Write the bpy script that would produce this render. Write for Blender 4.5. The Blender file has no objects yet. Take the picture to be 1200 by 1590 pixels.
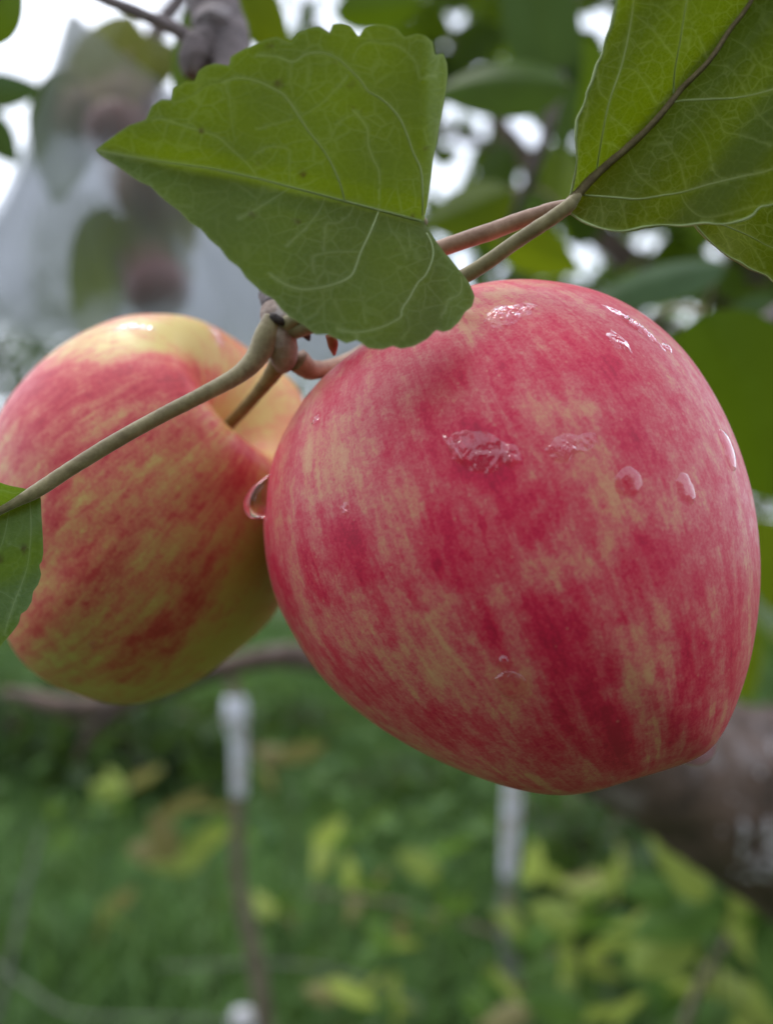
import bpy, math, random
import numpy as np
from mathutils import Vector, Matrix
from mathutils.bvhtree import BVHTree
from mathutils.geometry import delaunay_2d_cdt

random.seed(7); RNG = np.random.default_rng(7)
scene = bpy.context.scene
COL = scene.collection
R = math.radians

# ------------------------------------------------------------------ camera, sky, sun, exposure
CAMZ, FPX = 1.0, 1500.0                       # camera height (m), focal length in photo pixels
cam_d = bpy.data.cameras.new('camera'); cam = bpy.data.objects.new('camera', cam_d); COL.objects.link(cam)
cam.location = (0, 0, CAMZ); cam.rotation_euler = (R(90), 0, 0)
cam_d.sensor_fit = 'VERTICAL'; cam_d.sensor_height = 24.0; cam_d.lens = 24.0*FPX/1590
cam_d.clip_start = 0.01; cam_d.clip_end = 500
cam_d.dof.use_dof = True; cam_d.dof.focus_distance = 0.149; cam_d.dof.aperture_fstop = 5.9
scene.camera = cam

SUN_EL, SUN_AZ = R(62), R(-35)                # azimuth from +Y (ahead) towards -X
world = bpy.data.worlds.new('World'); scene.world = world; world.use_nodes = True
wt = world.node_tree; wt.nodes.clear()
sky = wt.nodes.new('ShaderNodeTexSky'); sky.sky_type = 'NISHITA'; sky.sun_disc = False
sky.sun_elevation = SUN_EL; sky.sun_rotation = SUN_AZ; sky.dust_density = 4.0; sky.air_density = 1.3
bg1 = wt.nodes.new('ShaderNodeBackground'); bg1.inputs['Strength'].default_value = 0.10
bg2 = wt.nodes.new('ShaderNodeBackground'); bg2.inputs['Strength'].default_value = 1.12
tc = wt.nodes.new('ShaderNodeTexCoord'); cn = wt.nodes.new('ShaderNodeTexNoise')
cn.inputs['Scale'].default_value = 2.2; cn.inputs['Detail'].default_value = 5
cr = wt.nodes.new('ShaderNodeValToRGB')
cr.color_ramp.elements[0].position = .3; cr.color_ramp.elements[0].color = (.62, .69, .84, 1)
cr.color_ramp.elements[1].position = .7; cr.color_ramp.elements[1].color = (.92, .97, 1.08, 1)
mx = wt.nodes.new('ShaderNodeMixShader'); mx.inputs[0].default_value = .85
wo = wt.nodes.new('ShaderNodeOutputWorld')
L = wt.links.new
L(sky.outputs[0], bg1.inputs[0]); L(tc.outputs['Generated'], cn.inputs['Vector']); L(cn.outputs[0], cr.inputs[0])
L(cr.outputs[0], bg2.inputs[0]); L(bg1.outputs[0], mx.inputs[1]); L(bg2.outputs[0], mx.inputs[2]); L(mx.outputs[0], wo.inputs[0])
sun_d = bpy.data.lights.new('sun', 'SUN'); sun = bpy.data.objects.new('sun', sun_d); COL.objects.link(sun)
sun_d.energy = 0.7; sun_d.angle = R(25); sun_d.color = (1, .96, .9)
sdir = Vector((-math.sin(-SUN_AZ)*math.cos(SUN_EL), math.cos(SUN_AZ)*math.cos(SUN_EL), math.sin(SUN_EL)))
sun.rotation_euler = sdir.to_track_quat('Z', 'Y').to_euler()
scene.view_settings.view_transform = 'Standard'; scene.view_settings.look = 'None'
scene.view_settings.gamma = 1; scene.view_settings.exposure = 1.08
scene.cycles.max_bounces = 10; scene.cycles.transparent_max_bounces = 16; scene.cycles.use_denoising = True
scene.cycles.sample_clamp_indirect = 4

# ------------------------------------------------------------------ helpers
def P(px, py, d):
    """pixel of the photograph and distance in metres -> point in the world"""
    return np.array([(px-600)/FPX*d, d, CAMZ+(795-py)/FPX*d])
def proj(V):
    return np.stack([600+V[:, 0]/V[:, 1]*FPX, 795-(V[:, 2]-CAMZ)/V[:, 1]*FPX], 1)

def tag(o, label=None, cat=None, group=None, kind=None):
    if label: o['label'] = label
    if cat: o['category'] = cat
    if group: o['group'] = group
    if kind: o['kind'] = kind
    return o
def empty(name, loc, *a, **k):
    o = bpy.data.objects.new(name, None); COL.objects.link(o); o.location = Vector(loc); o.empty_display_size = .01
    return tag(o, *a, **k)
def mesh(name, V, F, mat, parent=None, origin=None, attrs=None, smooth=True):
    """V in world space; stored relative to origin (or to the parent)"""
    V = np.asarray(V, float).reshape(-1, 3)
    if parent is not None:
        chain, p = Vector((0, 0, 0)), parent
        while p is not None: chain += p.location; p = p.parent
        base = np.array(chain); org = base if origin is None else np.array(origin)
        loc = org-base
    else:
        org = V.mean(0) if origin is None else np.array(origin); loc = org
    me = bpy.data.meshes.new(name)
    W = (V-org).astype(np.float32)
    if isinstance(F, np.ndarray):
        n, k = F.shape
        me.vertices.add(len(W)); me.vertices.foreach_set('co', W.ravel())
        me.loops.add(n*k); me.loops.foreach_set('vertex_index', F.astype(np.int32).ravel())
        me.polygons.add(n); me.polygons.foreach_set('loop_start', np.arange(0, n*k, k, dtype=np.int32))
        me.update(calc_edges=True)
    else:
        me.from_pydata([tuple(map(float, v)) for v in W], [], [tuple(map(int, f)) for f in F])
    me.validate()
    for an, (typ, dat) in (attrs or {}).items():
        at = me.attributes.new(an, typ, 'POINT')
        at.data.foreach_set('vector' if typ == 'FLOAT_VECTOR' else 'value', np.asarray(dat, np.float32).ravel())
    if smooth: me.polygons.foreach_set('use_smooth', np.ones(len(me.polygons), bool))
    me.materials.append(mat); me.update()
    o = bpy.data.objects.new(name, me); COL.objects.link(o); o.location = Vector(loc)
    if parent is not None: o.parent = parent
    return o

def catmull(pts, n):
    pts = np.asarray(pts, float); k = len(pts)
    if k < 3:
        t = np.linspace(0, 1, n)[:, None]; return pts[0]*(1-t)+pts[-1]*t
    ext = np.vstack([2*pts[0]-pts[1], pts, 2*pts[-1]-pts[-2]])
    s = np.linspace(0, k-1-1e-9, n); i = s.astype(int); f = (s-i)[:, None]
    a, b, c, d = ext[i], ext[i+1], ext[i+2], ext[i+3]
    return .5*((2*b)+(-a+c)*f+(2*a-5*b+4*c-d)*f**2+(-a+3*b-3*c+d)*f**3)
def tube(pts, rad, n=40, seg=12, bump=0.0, seed=0, cap=True, ridge=0):
    """curve points (m) with one radius each -> verts, faces of a closed tapered tube"""
    pr = np.hstack([np.asarray(pts, float), np.asarray(rad, float)[:, None]])
    c = catmull(pr, n); C, r = c[:, :3], np.maximum(c[:, 3], 1e-5)
    T = np.gradient(C, axis=0); T /= np.linalg.norm(T, axis=1)[:, None]+1e-12
    up = np.array([0, 0, 1.0]) if abs(T[0, 2]) < .9 else np.array([0, 1.0, 0])
    N = np.zeros_like(T); a = np.cross(T[0], up); a /= np.linalg.norm(a); N[0] = a
    for i in range(1, n):
        v = N[i-1]-T[i]*N[i-1].dot(T[i]); N[i] = v/np.linalg.norm(v)
    B = np.cross(T, N); th = np.linspace(0, 2*np.pi, seg, endpoint=False)
    rg = np.random.default_rng(seed)
    nz = rg.normal(size=(n, seg)); nz = (nz+np.roll(nz, 1, 0)+np.roll(nz, 1, 1)+np.roll(nz, -1, 0)+np.roll(nz, -1, 1))/2.5
    rr = r[:, None]*(1+bump*nz+ridge*np.cos(5*th)[None, :])
    V = (C[:, None]+rr[..., None]*(np.cos(th)[None, :, None]*N[:, None]+np.sin(th)[None, :, None]*B[:, None])).reshape(-1, 3)
    F = [(i*seg+j, i*seg+(j+1) % seg, (i+1)*seg+(j+1) % seg, (i+1)*seg+j) for i in range(n-1) for j in range(seg)]
    if cap:
        V = np.vstack([V, C[0]-T[0]*r[0]*.4, C[-1]+T[-1]*r[-1]*.4]); k = n*seg
        F += [(k, (j+1) % seg, j) for j in range(seg)]+[(k+1, (n-1)*seg+j, (n-1)*seg+(j+1) % seg) for j in range(seg)]
    return V, F
def merge(parts):
    Vs, Fs, o = [], [], 0
    for V, F in parts:
        Vs.append(V); Fs += [tuple(i+o for i in f) for f in F]; o += len(V)
    return np.vstack(Vs), Fs
def sm(x, a, b):
    t = np.clip((x-a)/(b-a), 0, 1); return t*t*(3-2*t)

# ------------------------------------------------------------------ materials
class NT:
    def __init__(s, name):
        s.m = bpy.data.materials.new(name); s.m.use_nodes = True; s.t = s.m.node_tree; s.t.nodes.clear()
        s.out = s.t.nodes.new('ShaderNodeOutputMaterial')
    def n(s, typ, ins=None, **kw):
        nd = s.t.nodes.new('ShaderNode'+typ)
        for k, v in kw.items(): setattr(nd, k, v)
        for k, v in (ins or {}).items():
            if isinstance(v, bpy.types.NodeSocket): s.t.links.new(v, nd.inputs[k])
            else: nd.inputs[k].default_value = v
        return nd
    def math(s, op, a, b=0.0, c=None, clamp=False):
        ins = {0: a, 1: b}
        if c is not None: ins[2] = c
        return s.n('Math', ins, operation=op, use_clamp=clamp).outputs[0]
    def attr(s, name, out='Fac'): return s.n('Attribute', attribute_name=name).outputs[out]
    def noise(s, vec, scale, detail=4, rough=.5, dist=0.0):
        return s.n('TexNoise', {'Vector': vec, 'Scale': scale, 'Detail': detail, 'Roughness': rough, 'Distortion': dist}).outputs['Fac']
    def ramp(s, fac, stops, interp='LINEAR'):
        nd = s.n('ValToRGB', {0: fac}); e = nd.color_ramp.elements; nd.color_ramp.interpolation = interp
        while len(e) > 1: e.remove(e[-1])
        e[0].position, e[0].color = stops[0][0], tuple(stops[0][1])+(1,)
        for p, c in stops[1:]:
            x = e.new(p); x.color = tuple(c)+(1,)
        return nd.outputs[0]
    def mix(s, fac, a, b, mode='MIX'):
        nd = s.n('Mix', {0: fac, 6: a, 7: b}, data_type='RGBA', blend_type=mode); return nd.outputs[2]
    def mr(s, v, a, b, c=0.0, d=1.0):
        return s.n('MapRange', {0: v, 1: a, 2: b, 3: c, 4: d}, interpolation_type='SMOOTHSTEP').outputs[0]
    def obj(s): return s.n('TexCoord').outputs['Object']
    def bump(s, h, strength, dist): return s.n('Bump', {'Height': h, 'Strength': strength, 'Distance': dist}).outputs[0]
    def done(s, sh): s.t.links.new(sh, s.out.inputs[0]); return s.m
def c4(c): return (c[0], c[1], c[2], 1)

def bark_mat(name, dark, light, scale, lichen=None, rough=.8, bumpd=.0006, sheen=0.0):
    t = NT(name); o = t.obj()
    a = t.noise(o, scale, 6, .6); b = t.noise(o, scale*4.3, 4, .6)
    f = t.math('ADD', t.math('MULTIPLY', a, .65), t.math('MULTIPLY', b, .35))
    col = t.ramp(f, [(.32, dark), (.66, light)])
    if lichen:
        v = t.mr(t.noise(o, scale*.45, 5, .65), .56, .66)
        col = t.mix(v, col, c4(lichen))
    p = t.n('BsdfPrincipled', {'Base Color': col, 'Roughness': rough, 'Normal': t.bump(f, .8, bumpd), 'Sheen Weight': sheen, 'Sheen Roughness': .4})
    return t.done(p.outputs[0])

def leaf_mat(name, dark, light, vein, trans, spots=True, tr_w=.42, net=.55, rough=.5, cell=3.0, spec=.3):
    """leaf tissue: reflected green + light let through; veins follow the mesh attribute 'vein',
    the fine network is a warped Voronoi in leaf coordinates"""
    t = NT(name); uv = t.attr('leafuv', 'Vector')
    nz = t.n('TexNoise', {'Vector': uv, 'Scale': 1.6, 'Detail': 3}).outputs['Color']
    w = t.n('VectorMath', {0: nz, 1: (.5, .5, .5)}, operation='SUBTRACT').outputs[0]
    w = t.n('VectorMath', {0: w, 3: .16}, operation='SCALE').outputs[0]
    uw = t.n('VectorMath', {0: uv, 1: w}, operation='ADD').outputs[0]
    v1 = t.n('TexVoronoi', {'Vector': uw, 'Scale': cell}, feature='DISTANCE_TO_EDGE').outputs[0]
    v2 = t.n('TexVoronoi', {'Vector': uw, 'Scale': cell*3.1}, feature='DISTANCE_TO_EDGE').outputs[0]
    n1 = t.mr(v1, .0, .06, 1, 0); n2 = t.mr(v2, .0, .10, 1, 0)
    netf = t.math('MAXIMUM', t.math('MULTIPLY', n1, net), t.math('MULTIPLY', n2, net*.5))
    netf = t.math('MULTIPLY', netf, t.mr(t.noise(uv, .9, 2), .3, .65, .25, 1.0))
    vv = t.attr('vein'); f = t.math('MAXIMUM', vv, netf)
    big = t.noise(uv, .7, 4, .6); fine = t.noise(uv, 16, 3, .6)
    bf = t.math('ADD', t.math('MULTIPLY', big, .42), t.math('MULTIPLY', fine, .58))
    base = t.ramp(bf, [(.30, dark), (.70, light)])
    col = t.mix(t.math('MULTIPLY', f, .8), base, c4(vein))
    tcol = t.mix(t.math('MULTIPLY', f, .45), c4(trans), c4(vein))
    tcol = t.mix(t.mr(bf, .3, .7, .16, 0), tcol, c4(dark))
    if spots:
        sp = t.mr(t.noise(uv, 1.9, 4, .55), .71, .78)
        brown = (.055, .028, .012, 1)
        col = t.mix(t.math('MULTIPLY', sp, .75), col, brown); tcol = t.mix(t.math('MULTIPLY', sp, .8), tcol, brown)
        sd = t.attr('spot')
        col = t.mix(t.math('MULTIPLY', sd, .85), col, brown); tcol = t.mix(t.math('MULTIPLY', sd, .9), tcol, brown)
    h = t.math('ADD', t.math('MULTIPLY', f, 1.0), t.math('MULTIPLY', fine, .6))
    nb = t.bump(h, .55, .00016)
    pr = t.n('BsdfPrincipled', {'Base Color': col, 'Roughness': rough, 'Normal': nb, 'Specular IOR Level': spec})
    tr = t.n('BsdfTranslucent', {'Color': tcol, 'Normal': nb})
    m = t.n('MixShader', {0: tr_w, 1: pr.outputs[0], 2: tr.outputs[0]})
    return t.done(m.outputs[0])

def plain_leaf(name, c1, c2, trans, tr_w=.4, scale=3.0):
    t = NT(name); g = t.attr('tint')
    col = t.mix(g, c4(c1), c4(c2)); nz = t.noise(t.obj(), 60*scale, 3)
    col = t.mix(t.mr(nz, .35, .65, 0, .5), col, c4([x*.62 for x in c1]))
    tcol = t.mix(g, c4([x*.7 for x in trans]), c4(trans))
    pr = t.n('BsdfPrincipled', {'Base Color': col, 'Roughness': .5, 'Specular IOR Level': .15})
    tr = t.n('BsdfTranslucent', {'Color': tcol})
    return t.done(t.n('MixShader', {0: tr_w, 1: pr.outputs[0], 2: tr.outputs[0]}).outputs[0])

def apple_mat(name, yellow, tan, pink, crimson, green, contrast=1.0, sat_shift=0.0):
    """skin: 'streak' runs along the meridians (x,y = longitude, z = latitude), 'blush' is how red each spot is"""
    t = NT(name); s = t.attr('streak', 'Vector'); o = t.obj(); bl = t.attr('blush'); gr = t.attr('green')
    def sc(v): return t.n('VectorMath', {0: s, 1: v}, operation='MULTIPLY').outputs[0]
    a = t.noise(sc((6.0, 6.0, 1.9)), 1.0, 5, .6, .3)
    b = t.noise(sc((15, 15, 3.2)), 1.0, 5, .62, .7)
    c = t.noise(sc((46, 46, 7)), 1.0, 4, .65)
    d = t.noise(o, 330, 6, .68); e = t.noise(o, 1900, 3, .7)
    def w(x, k): return t.math('MULTIPLY', t.math('SUBTRACT', x, .5), k)
    f = t.math('ADD', bl, w(a, .60*contrast)); f = t.math('ADD', f, w(b, .80*contrast)); f = t.math('ADD', f, w(c, .32*contrast))
    f = t.math('ADD', f, w(d, .90*contrast)); f = t.math('ADD', f, w(e, .62*contrast))
    col = t.ramp(f, [(.02, yellow), (.28, tan), (.48, pink), (.62, tuple(.45*p+.55*q for p, q in zip(pink, crimson))), (.80, crimson), (1.0, tuple(.75*x for x in crimson))])
    col = t.mix(t.math('MULTIPLY', gr, t.mr(f, .25, .8, 1, .25)), col, c4(green))
    # lenticels: small pale dots
    vo = t.n('TexVoronoi', {'Vector': o, 'Scale': 380.0}).outputs['Distance']
    dot = t.mr(vo, .06, .13, .26, 0)
    col = t.mix(dot, col, (.62, .33, .22, 1))
    h = t.math('ADD', t.math('MULTIPLY', e, .4), t.math('MULTIPLY', d, .6))
    rough = t.mr(d, .3, .7, .36, .5)
    nb = t.bump(h, .35, .00012)
    p = t.n('BsdfPrincipled', {'Base Color': col, 'Roughness': rough, 'Normal': nb, 'Specular IOR Level': .33,
            'Subsurface Weight': .12, 'Subsurface Radius': (.004, .0012, .0008), 'Subsurface Scale': 1.0})
    return t.done(p.outputs[0])

def water_mat(name):
    t = NT(name); o = t.obj()
    g = t.n('BsdfGlass', {'Color': (1, .99, .99, 1), 'Roughness': .0, 'IOR': 1.33})
    return t.done(g.outputs[0])
def film_mat(name, wave):
    t = NT(name); o = t.obj()                 # shallow water lying on the skin: mirrors the sky, lets the skin show
    nb = t.bump(t.noise(o, 330, 2, .4, .6), 1.0, wave)
    fr = t.n('Fresnel', {'IOR': 1.35, 'Normal': nb}).outputs[0]
    bk = t.n('NewGeometry').outputs['Backfacing']
    f2 = t.math('MULTIPLY', t.math('MULTIPLY', fr, 2.3, clamp=True), t.math('SUBTRACT', 1.0, bk), clamp=True)
    g = t.n('BsdfGlossy', {'Color': (1, 1, 1, 1), 'Roughness': .04, 'Normal': nb}); tp = t.n('BsdfTransparent', {'Color': (.97, .78, .83, 1)})
    return t.done(t.n('MixShader', {0: f2, 1: tp.outputs[0], 2: g.outputs[0]}).outputs[0])

M = {}
M['apple1'] = apple_mat('apple_skin_crimson', (.64, .34, .18), (.62, .235, .15), (.61, .115, .125), (.58, .012, .058), (.50, .34, .09), 1.0)
M['apple2'] = apple_mat('apple_skin_yellow_red', (.60, .46, .15), (.60, .27, .12), (.60, .14, .10), (.52, .03, .05), (.50, .36, .08), 1.05)
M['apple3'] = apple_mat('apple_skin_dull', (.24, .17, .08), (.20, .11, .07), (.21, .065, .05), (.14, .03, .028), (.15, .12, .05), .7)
M['stalk'] = bark_mat('stalk_olive', (.10, .075, .02), (.24, .18, .06), 400, rough=.6, bumpd=.0001)
M['stalk_pink'] = bark_mat('stalk_pinkish', (.26, .13, .08), (.42, .27, .17), 350, rough=.6, bumpd=.0001)
M['calyx'] = bark_mat('calyx_brown', (.03, .02, .01), (.12, .08, .04), 500, rough=.9)
M['petiole'] = bark_mat('petiole_downy', (.13, .09, .04), (.31, .26, .13), 210, rough=.75, bumpd=.00025, sheen=.45)
M['petiole_pink'] = bark_mat('petiole_pink', (.20, .10, .06), (.42, .26, .18), 210, rough=.7, bumpd=.00022, sheen=.4)
M['bark_twig'] = bark_mat('twig_bark', (.20, .13, .10), (.42, .33, .28), 260, lichen=(.45, .39, .37), bumpd=.0005)
M['bark_dark'] = bark_mat('twig_bark_grey_purple', (.06, .045, .045), (.17, .13, .13), 130, lichen=(.20, .17, .17), bumpd=.0009)
M['scar'] = bark_mat('bud_scar', (.012, .008, .007), (.05, .03, .025), 500)
M['stipule'] = bark_mat('stipule_red', (.22, .04, .015), (.36, .09, .03), 300, rough=.5)
M['leaf_main'] = leaf_mat('leaf_upper_face', (.048, .092, .016), (.072, .126, .025), (.26, .33, .14), (.145, .20, .004), net=.34, tr_w=.42, cell=3.2, rough=.62, spec=.2)
M['leaf_under'] = leaf_mat('leaf_under_face', (.042, .074, .006), (.062, .105, .010), (.30, .37, .11), (.125, .175, .001), net=.42, tr_w=.45, cell=5.2, spots=False, spec=.12)
M['leaf_low'] = leaf_mat('leaf_lower_left', (.04, .095, .014), (.08, .15, .03), (.24, .33, .13), (.17, .27, .01), net=.14, tr_w=.4)
M['vein'] = bark_mat('vein_tissue', (.24, .30, .11), (.34, .40, .17), 300, rough=.6, bumpd=.00003)
M['rib'] = bark_mat('midrib_brown', (.11, .07, .035), (.24, .18, .09), 500, bumpd=.0001)
M['water'] = water_mat('water'); M['film'] = film_mat('water_film', .0016); M['bead'] = film_mat('water_bead', .0001); M['film2'] = film_mat('water_film_calm', .0013)

# ------------------------------------------------------------------ leaves
def inside(pts, poly):
    x, y = pts[:, 0], pts[:, 1]; r = np.zeros(len(pts), bool); j = len(poly)-1
    for i in range(len(poly)):
        xi, yi = poly[i]; xj, yj = poly[j]
        c = ((yi > y) != (yj > y)) & (x < (xj-xi)*(y-yi)/(yj-yi+1e-12)+xi); r ^= c; j = i
    return r
def dist_poly(pts, line):
    d = np.full(len(pts), 1e9)
    for a, b in zip(line[:-1], line[1:]):
        ab = b-a; t = np.clip(((pts-a)@ab)/(ab@ab+1e-12), 0, 1); d = np.minimum(d, np.linalg.norm(pts-(a+t[:, None]*ab), axis=1))
    return d
def resample(line, step):
    line = np.asarray(line, float)
    L_ = np.linalg.norm(np.diff(line, axis=0), axis=1).sum(); return catmull(line, max(4, int(L_/step)))
def leaf_blade(name, outline, veins, depth, mat, parent, spots=(), step=7.0, edge_vein=.5, uvang=0.0, off=0.0, vt=2.3, vr=.00012, margin=False):
    """outline and veins traced in photo pixels; depth(px,py,side) gives the blade its own folds and distance"""
    ol = np.asarray(outline, float)
    # gentle rounding of the outline
    dens = []
    for a, b in zip(ol, np.roll(ol, -1, 0)):
        k = max(1, int(np.linalg.norm(b-a)/4.5)); dens += [a+(b-a)*i/k for i in range(k)]
    ol2 = np.array(dens); ol2 = .74*ol2+.13*(np.roll(ol2, 1, 0)+np.roll(ol2, -1, 0))
    gx, gy = np.meshgrid(np.arange(ol2[:, 0].min(), ol2[:, 0].max(), step), np.arange(ol2[:, 1].min(), ol2[:, 1].max(), step))
    g = np.stack([gx.ravel(), gy.ravel()], 1); g += RNG.uniform(-.25, .25, g.shape)*step
    vp, vval = [], []
    lines = []
    for w, pts in veins:
        l = resample(pts, 3.5); lines.append((w, l))
        T = np.gradient(l, axis=0); T /= np.linalg.norm(T, axis=1)[:, None]+1e-9; Nn = np.stack([-T[:, 1], T[:, 0]], 1)
        tp = np.linspace(1, .45, len(l))[:, None] if w < 3.4 else np.linspace(1, .7, len(l))[:, None]
        for k in (0, -1, 1): vp.append(l+Nn*k*w*tp)
    vp = np.vstack(vp) if vp else np.zeros((0, 2))
    allp = np.vstack([vp, g])
    ok = inside(allp, ol2) & (dist_poly(allp, np.vstack([ol2, ol2[:1]])) > 2.2); allp = allp[ok]
    # drop near-duplicates
    key = {}; keep = []
    for i, (x, y) in enumerate(allp):
        k = (int(x/1.3), int(y/1.3))
        if k not in key: key[k] = 1; keep.append(i)
    allp = allp[keep]
    pts = np.vstack([ol2, allp]); n = len(ol2)
    res = delaunay_2d_cdt([Vector(p) for p in pts], [(i, (i+1) % n) for i in range(n)], [list(range(n))], 1, 1e-4)
    q = np.array([tuple(v) for v in res[0]]); F = [tuple(f) for f in res[2]]
    vein = np.zeros(len(q))
    for w, l in lines:
        tt = dist_poly(q, l); vein = np.maximum(vein, np.clip(1.12-tt/w, 0, 1)*min(1, .12+w*.27))
    de = dist_poly(q, np.vstack([ol2, ol2[:1]])); vein = np.maximum(vein, np.clip(1-de/3.0, 0, 1)*edge_vein)
    sp = np.zeros(len(q))
    for (sx, sy, sr) in spots:
        sp = np.maximum(sp, np.clip(1.3-np.hypot(q[:, 0]-sx, (q[:, 1]-sy))/sr, 0, 1))
    D = depth(q[:, 0], q[:, 1])
    D = D-vein*0.00012
    V = np.stack([(q[:, 0]-600)/FPX*D, D, CAMZ+(795-q[:, 1])/FPX*D], 1)
    ca, sa = math.cos(uvang), math.sin(uvang)
    uv = np.stack([(q[:, 0]*ca-q[:, 1]*sa)/100, (q[:, 0]*sa+q[:, 1]*ca)/100, np.full(len(q), off)], 1)
    uv[:, 0] *= .8
    o = mesh(name, V, F, mat, parent, origin=V[0], attrs={'vein': ('FLOAT', vein), 'leafuv': ('FLOAT_VECTOR', uv), 'spot': ('FLOAT', sp)})
    tubes = []
    for w, l in lines:
        if w < vt: continue
        k_ = l[inside(l, ol2) & (dist_poly(l, np.vstack([ol2, ol2[:1]])) > 4)][::4]
        if len(k_) < 3: continue
        dd = depth(k_[:, 0], k_[:, 1])
        tubes.append(tube([P(a_, b_, d_-.00008-.0) for (a_, b_), d_ in zip(k_, dd)], np.linspace(1, .04, len(k_))*(w/2.4)*vr, len(k_)*3, 6))
    if margin:
        om = ol2[(np.abs(ol2[:, 0]-600) < 700) & (ol2[:, 1] > -120)][::3]
        brk = np.where(np.hypot(*np.diff(om, axis=0).T) > 40)[0]
        for seg_ in np.split(om, brk+1):
            if len(seg_) > 6:
                tubes.append(tube([P(a_, b_, d_) for (a_, b_), d_ in zip(seg_, depth(seg_[:, 0], seg_[:, 1]))], np.full(len(seg_), .00017)*(1+.3*np.sin(np.arange(len(seg_))*1.1)), len(seg_)*2, 6))
    if tubes:
        Vt, Ft = merge(tubes); mesh('raised_veins', Vt, Ft, M['vein'], o)
    return o
def side(px, py, a, b):
    """signed distance in pixels from the line a-b (positive = above it in the photograph)"""
    ax, ay = a; bx, by = b; l = math.hypot(bx-ax, by-ay)
    return -((px-ax)*(-(by-ay))+(py-ay)*(bx-ax))/l*1.0

# ------------------------------------------------------------------ apples
def smooth_periodic(y, k):
    for _ in range(k): y = .5*y+.25*(np.roll(y, 1)+np.roll(y, -1))
    return y
def apple(outline, cpx, depth, axis, halfdepth, nlat=240, nlon=340, cav=(.42, .34), cal=(.16, .30), cexp=1.7, fit=10, lobes=.02, seed=0):
    """a solid apple whose silhouette follows the traced outline; axis = (right, up, away) direction of the stem pole"""
    C = P(cpx[0], cpx[1], depth)
    w = np.array([C[0], C[1], C[2]-CAMZ]); w /= np.linalg.norm(w)
    u = np.cross(w, [0, 0, 1.0]); u /= np.linalg.norm(u); v = np.cross(u, w)
    a = axis[0]*u+axis[1]*v+axis[2]*w; a /= np.linalg.norm(a)
    e1 = np.cross(a, w); e1 /= np.linalg.norm(e1); e2 = np.cross(a, e1)       # e2 points to the viewer's far/near side
    s = np.linspace(0, 1, nlat+1)
    th = np.pi*(s-.10*np.sin(2*np.pi*s)/(2*np.pi)*1.0)
    th = th[1:-1]; lo = np.linspace(0, 2*np.pi, nlon, endpoint=False)
    TH, LO = np.meshgrid(th, lo, indexing='ij')
    TH = np.concatenate([[0], TH.ravel(), [np.pi]]); LO = np.concatenate([[0], LO.ravel(), [0]])
    d = np.cos(TH)[:, None]*a+np.sin(TH)[:, None]*(np.cos(LO)[:, None]*e1+np.sin(LO)[:, None]*e2)
    du, dv, dw = d@u, d@v, d@w
    ph = np.arctan2(dv, du); sa = np.sqrt(np.clip(1-dw**2, 0, 1))
    # target silhouette in pixels as a function of angle
    ol = resample(np.vstack([outline, outline[:2]]), 4.0); rel = ol-np.array(cpx)
    NB = 180; ang = np.arctan2(-rel[:, 1], rel[:, 0]); rad = np.hypot(rel[:, 0], rel[:, 1])
    o_ = np.argsort(ang); grid = -np.pi+(np.arange(NB)+.5)*2*np.pi/NB
    tgt = np.interp(grid, np.concatenate([ang[o_]-2*np.pi, ang[o_], ang[o_]+2*np.pi]), np.tile(rad[o_], 3))
    tgt = smooth_periodic(tgt, 2)
    Rr = tgt*depth/FPX; rg = np.random.default_rng(seed)
    cavity = 1-cav[0]*np.exp(-(TH/cav[1])**cexp)
    calyx = 1-cal[0]*np.exp(-((np.pi-TH)/cal[1])**2)*(1)
    lob = 1+lobes*np.cos(5*LO+1.0)*(np.exp(-((np.pi-TH-.5)/.35)**2)+.5*np.exp(-((TH-.6)/.4)**2))
    und = 1+.006*np.sin(3*LO+seed)*np.sin(TH)+.005*np.cos(2*LO+TH*3+seed)
    for it in range(fit):
        Rp = np.interp(ph, np.concatenate([grid-2*np.pi, grid, grid+2*np.pi]), np.tile(Rr, 3))
        r = 1/np.sqrt((sa/Rp)**2+(dw/halfdepth)**2)*cavity*calyx*lob*und
        V = C+r[:, None]*d
        q = proj(V)-np.array(cpx); qa = np.arctan2(-q[:, 1], q[:, 0]); qr = np.hypot(q[:, 0], q[:, 1])
        b = np.clip(((qa+np.pi)/(2*np.pi)*NB).astype(int), 0, NB-1); mxr = np.zeros(NB); np.maximum.at(mxr, b, qr)
        if it < fit-1: Rr = smooth_periodic(Rr*np.clip(tgt/np.maximum(mxr, 1), .9, 1.12)**.9, 1)
    print('apple fit err px', np.abs(tgt-mxr).max(), np.abs(tgt-mxr).mean())
    n2 = nlat-1; idx = lambda i, j: 1+i*nlon+(j % nlon)
    I, J = np.meshgrid(np.arange(n2-1), np.arange(nlon), indexing='ij'); I = I.ravel(); J = J.ravel(); J2 = (J+1) % nlon
    F = [tuple(f) for f in np.stack([1+I*nlon+J, 1+(I+1)*nlon+J, 1+(I+1)*nlon+J2, 1+I*nlon+J2], 1)]
    last = len(V)-1
    F += [(0, idx(0, j), idx(0, j+1)) for j in range(nlon)]+[(last, idx(n2-1, j+1), idx(n2-1, j)) for j in range(nlon)]
    streak = np.stack([np.cos(LO), np.sin(LO), TH], 1)
    return dict(V=V, F=F, C=C, a=a, TH=TH, LO=LO, streak=streak, u=u, v=v, w=w, front=-(d@w), px=proj(V))
def blob(q, cx, cy, rx, ry, ang=0, soft=.5):
    c, s_ = math.cos(R(ang)), math.sin(R(ang)); x = q[:, 0]-cx; y = q[:, 1]-cy
    X = (x*c+y*s_)/rx; Y = (-x*s_+y*c)/ry
    return 1-sm(np.hypot(X, Y), 1-soft, 1+soft)

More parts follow.
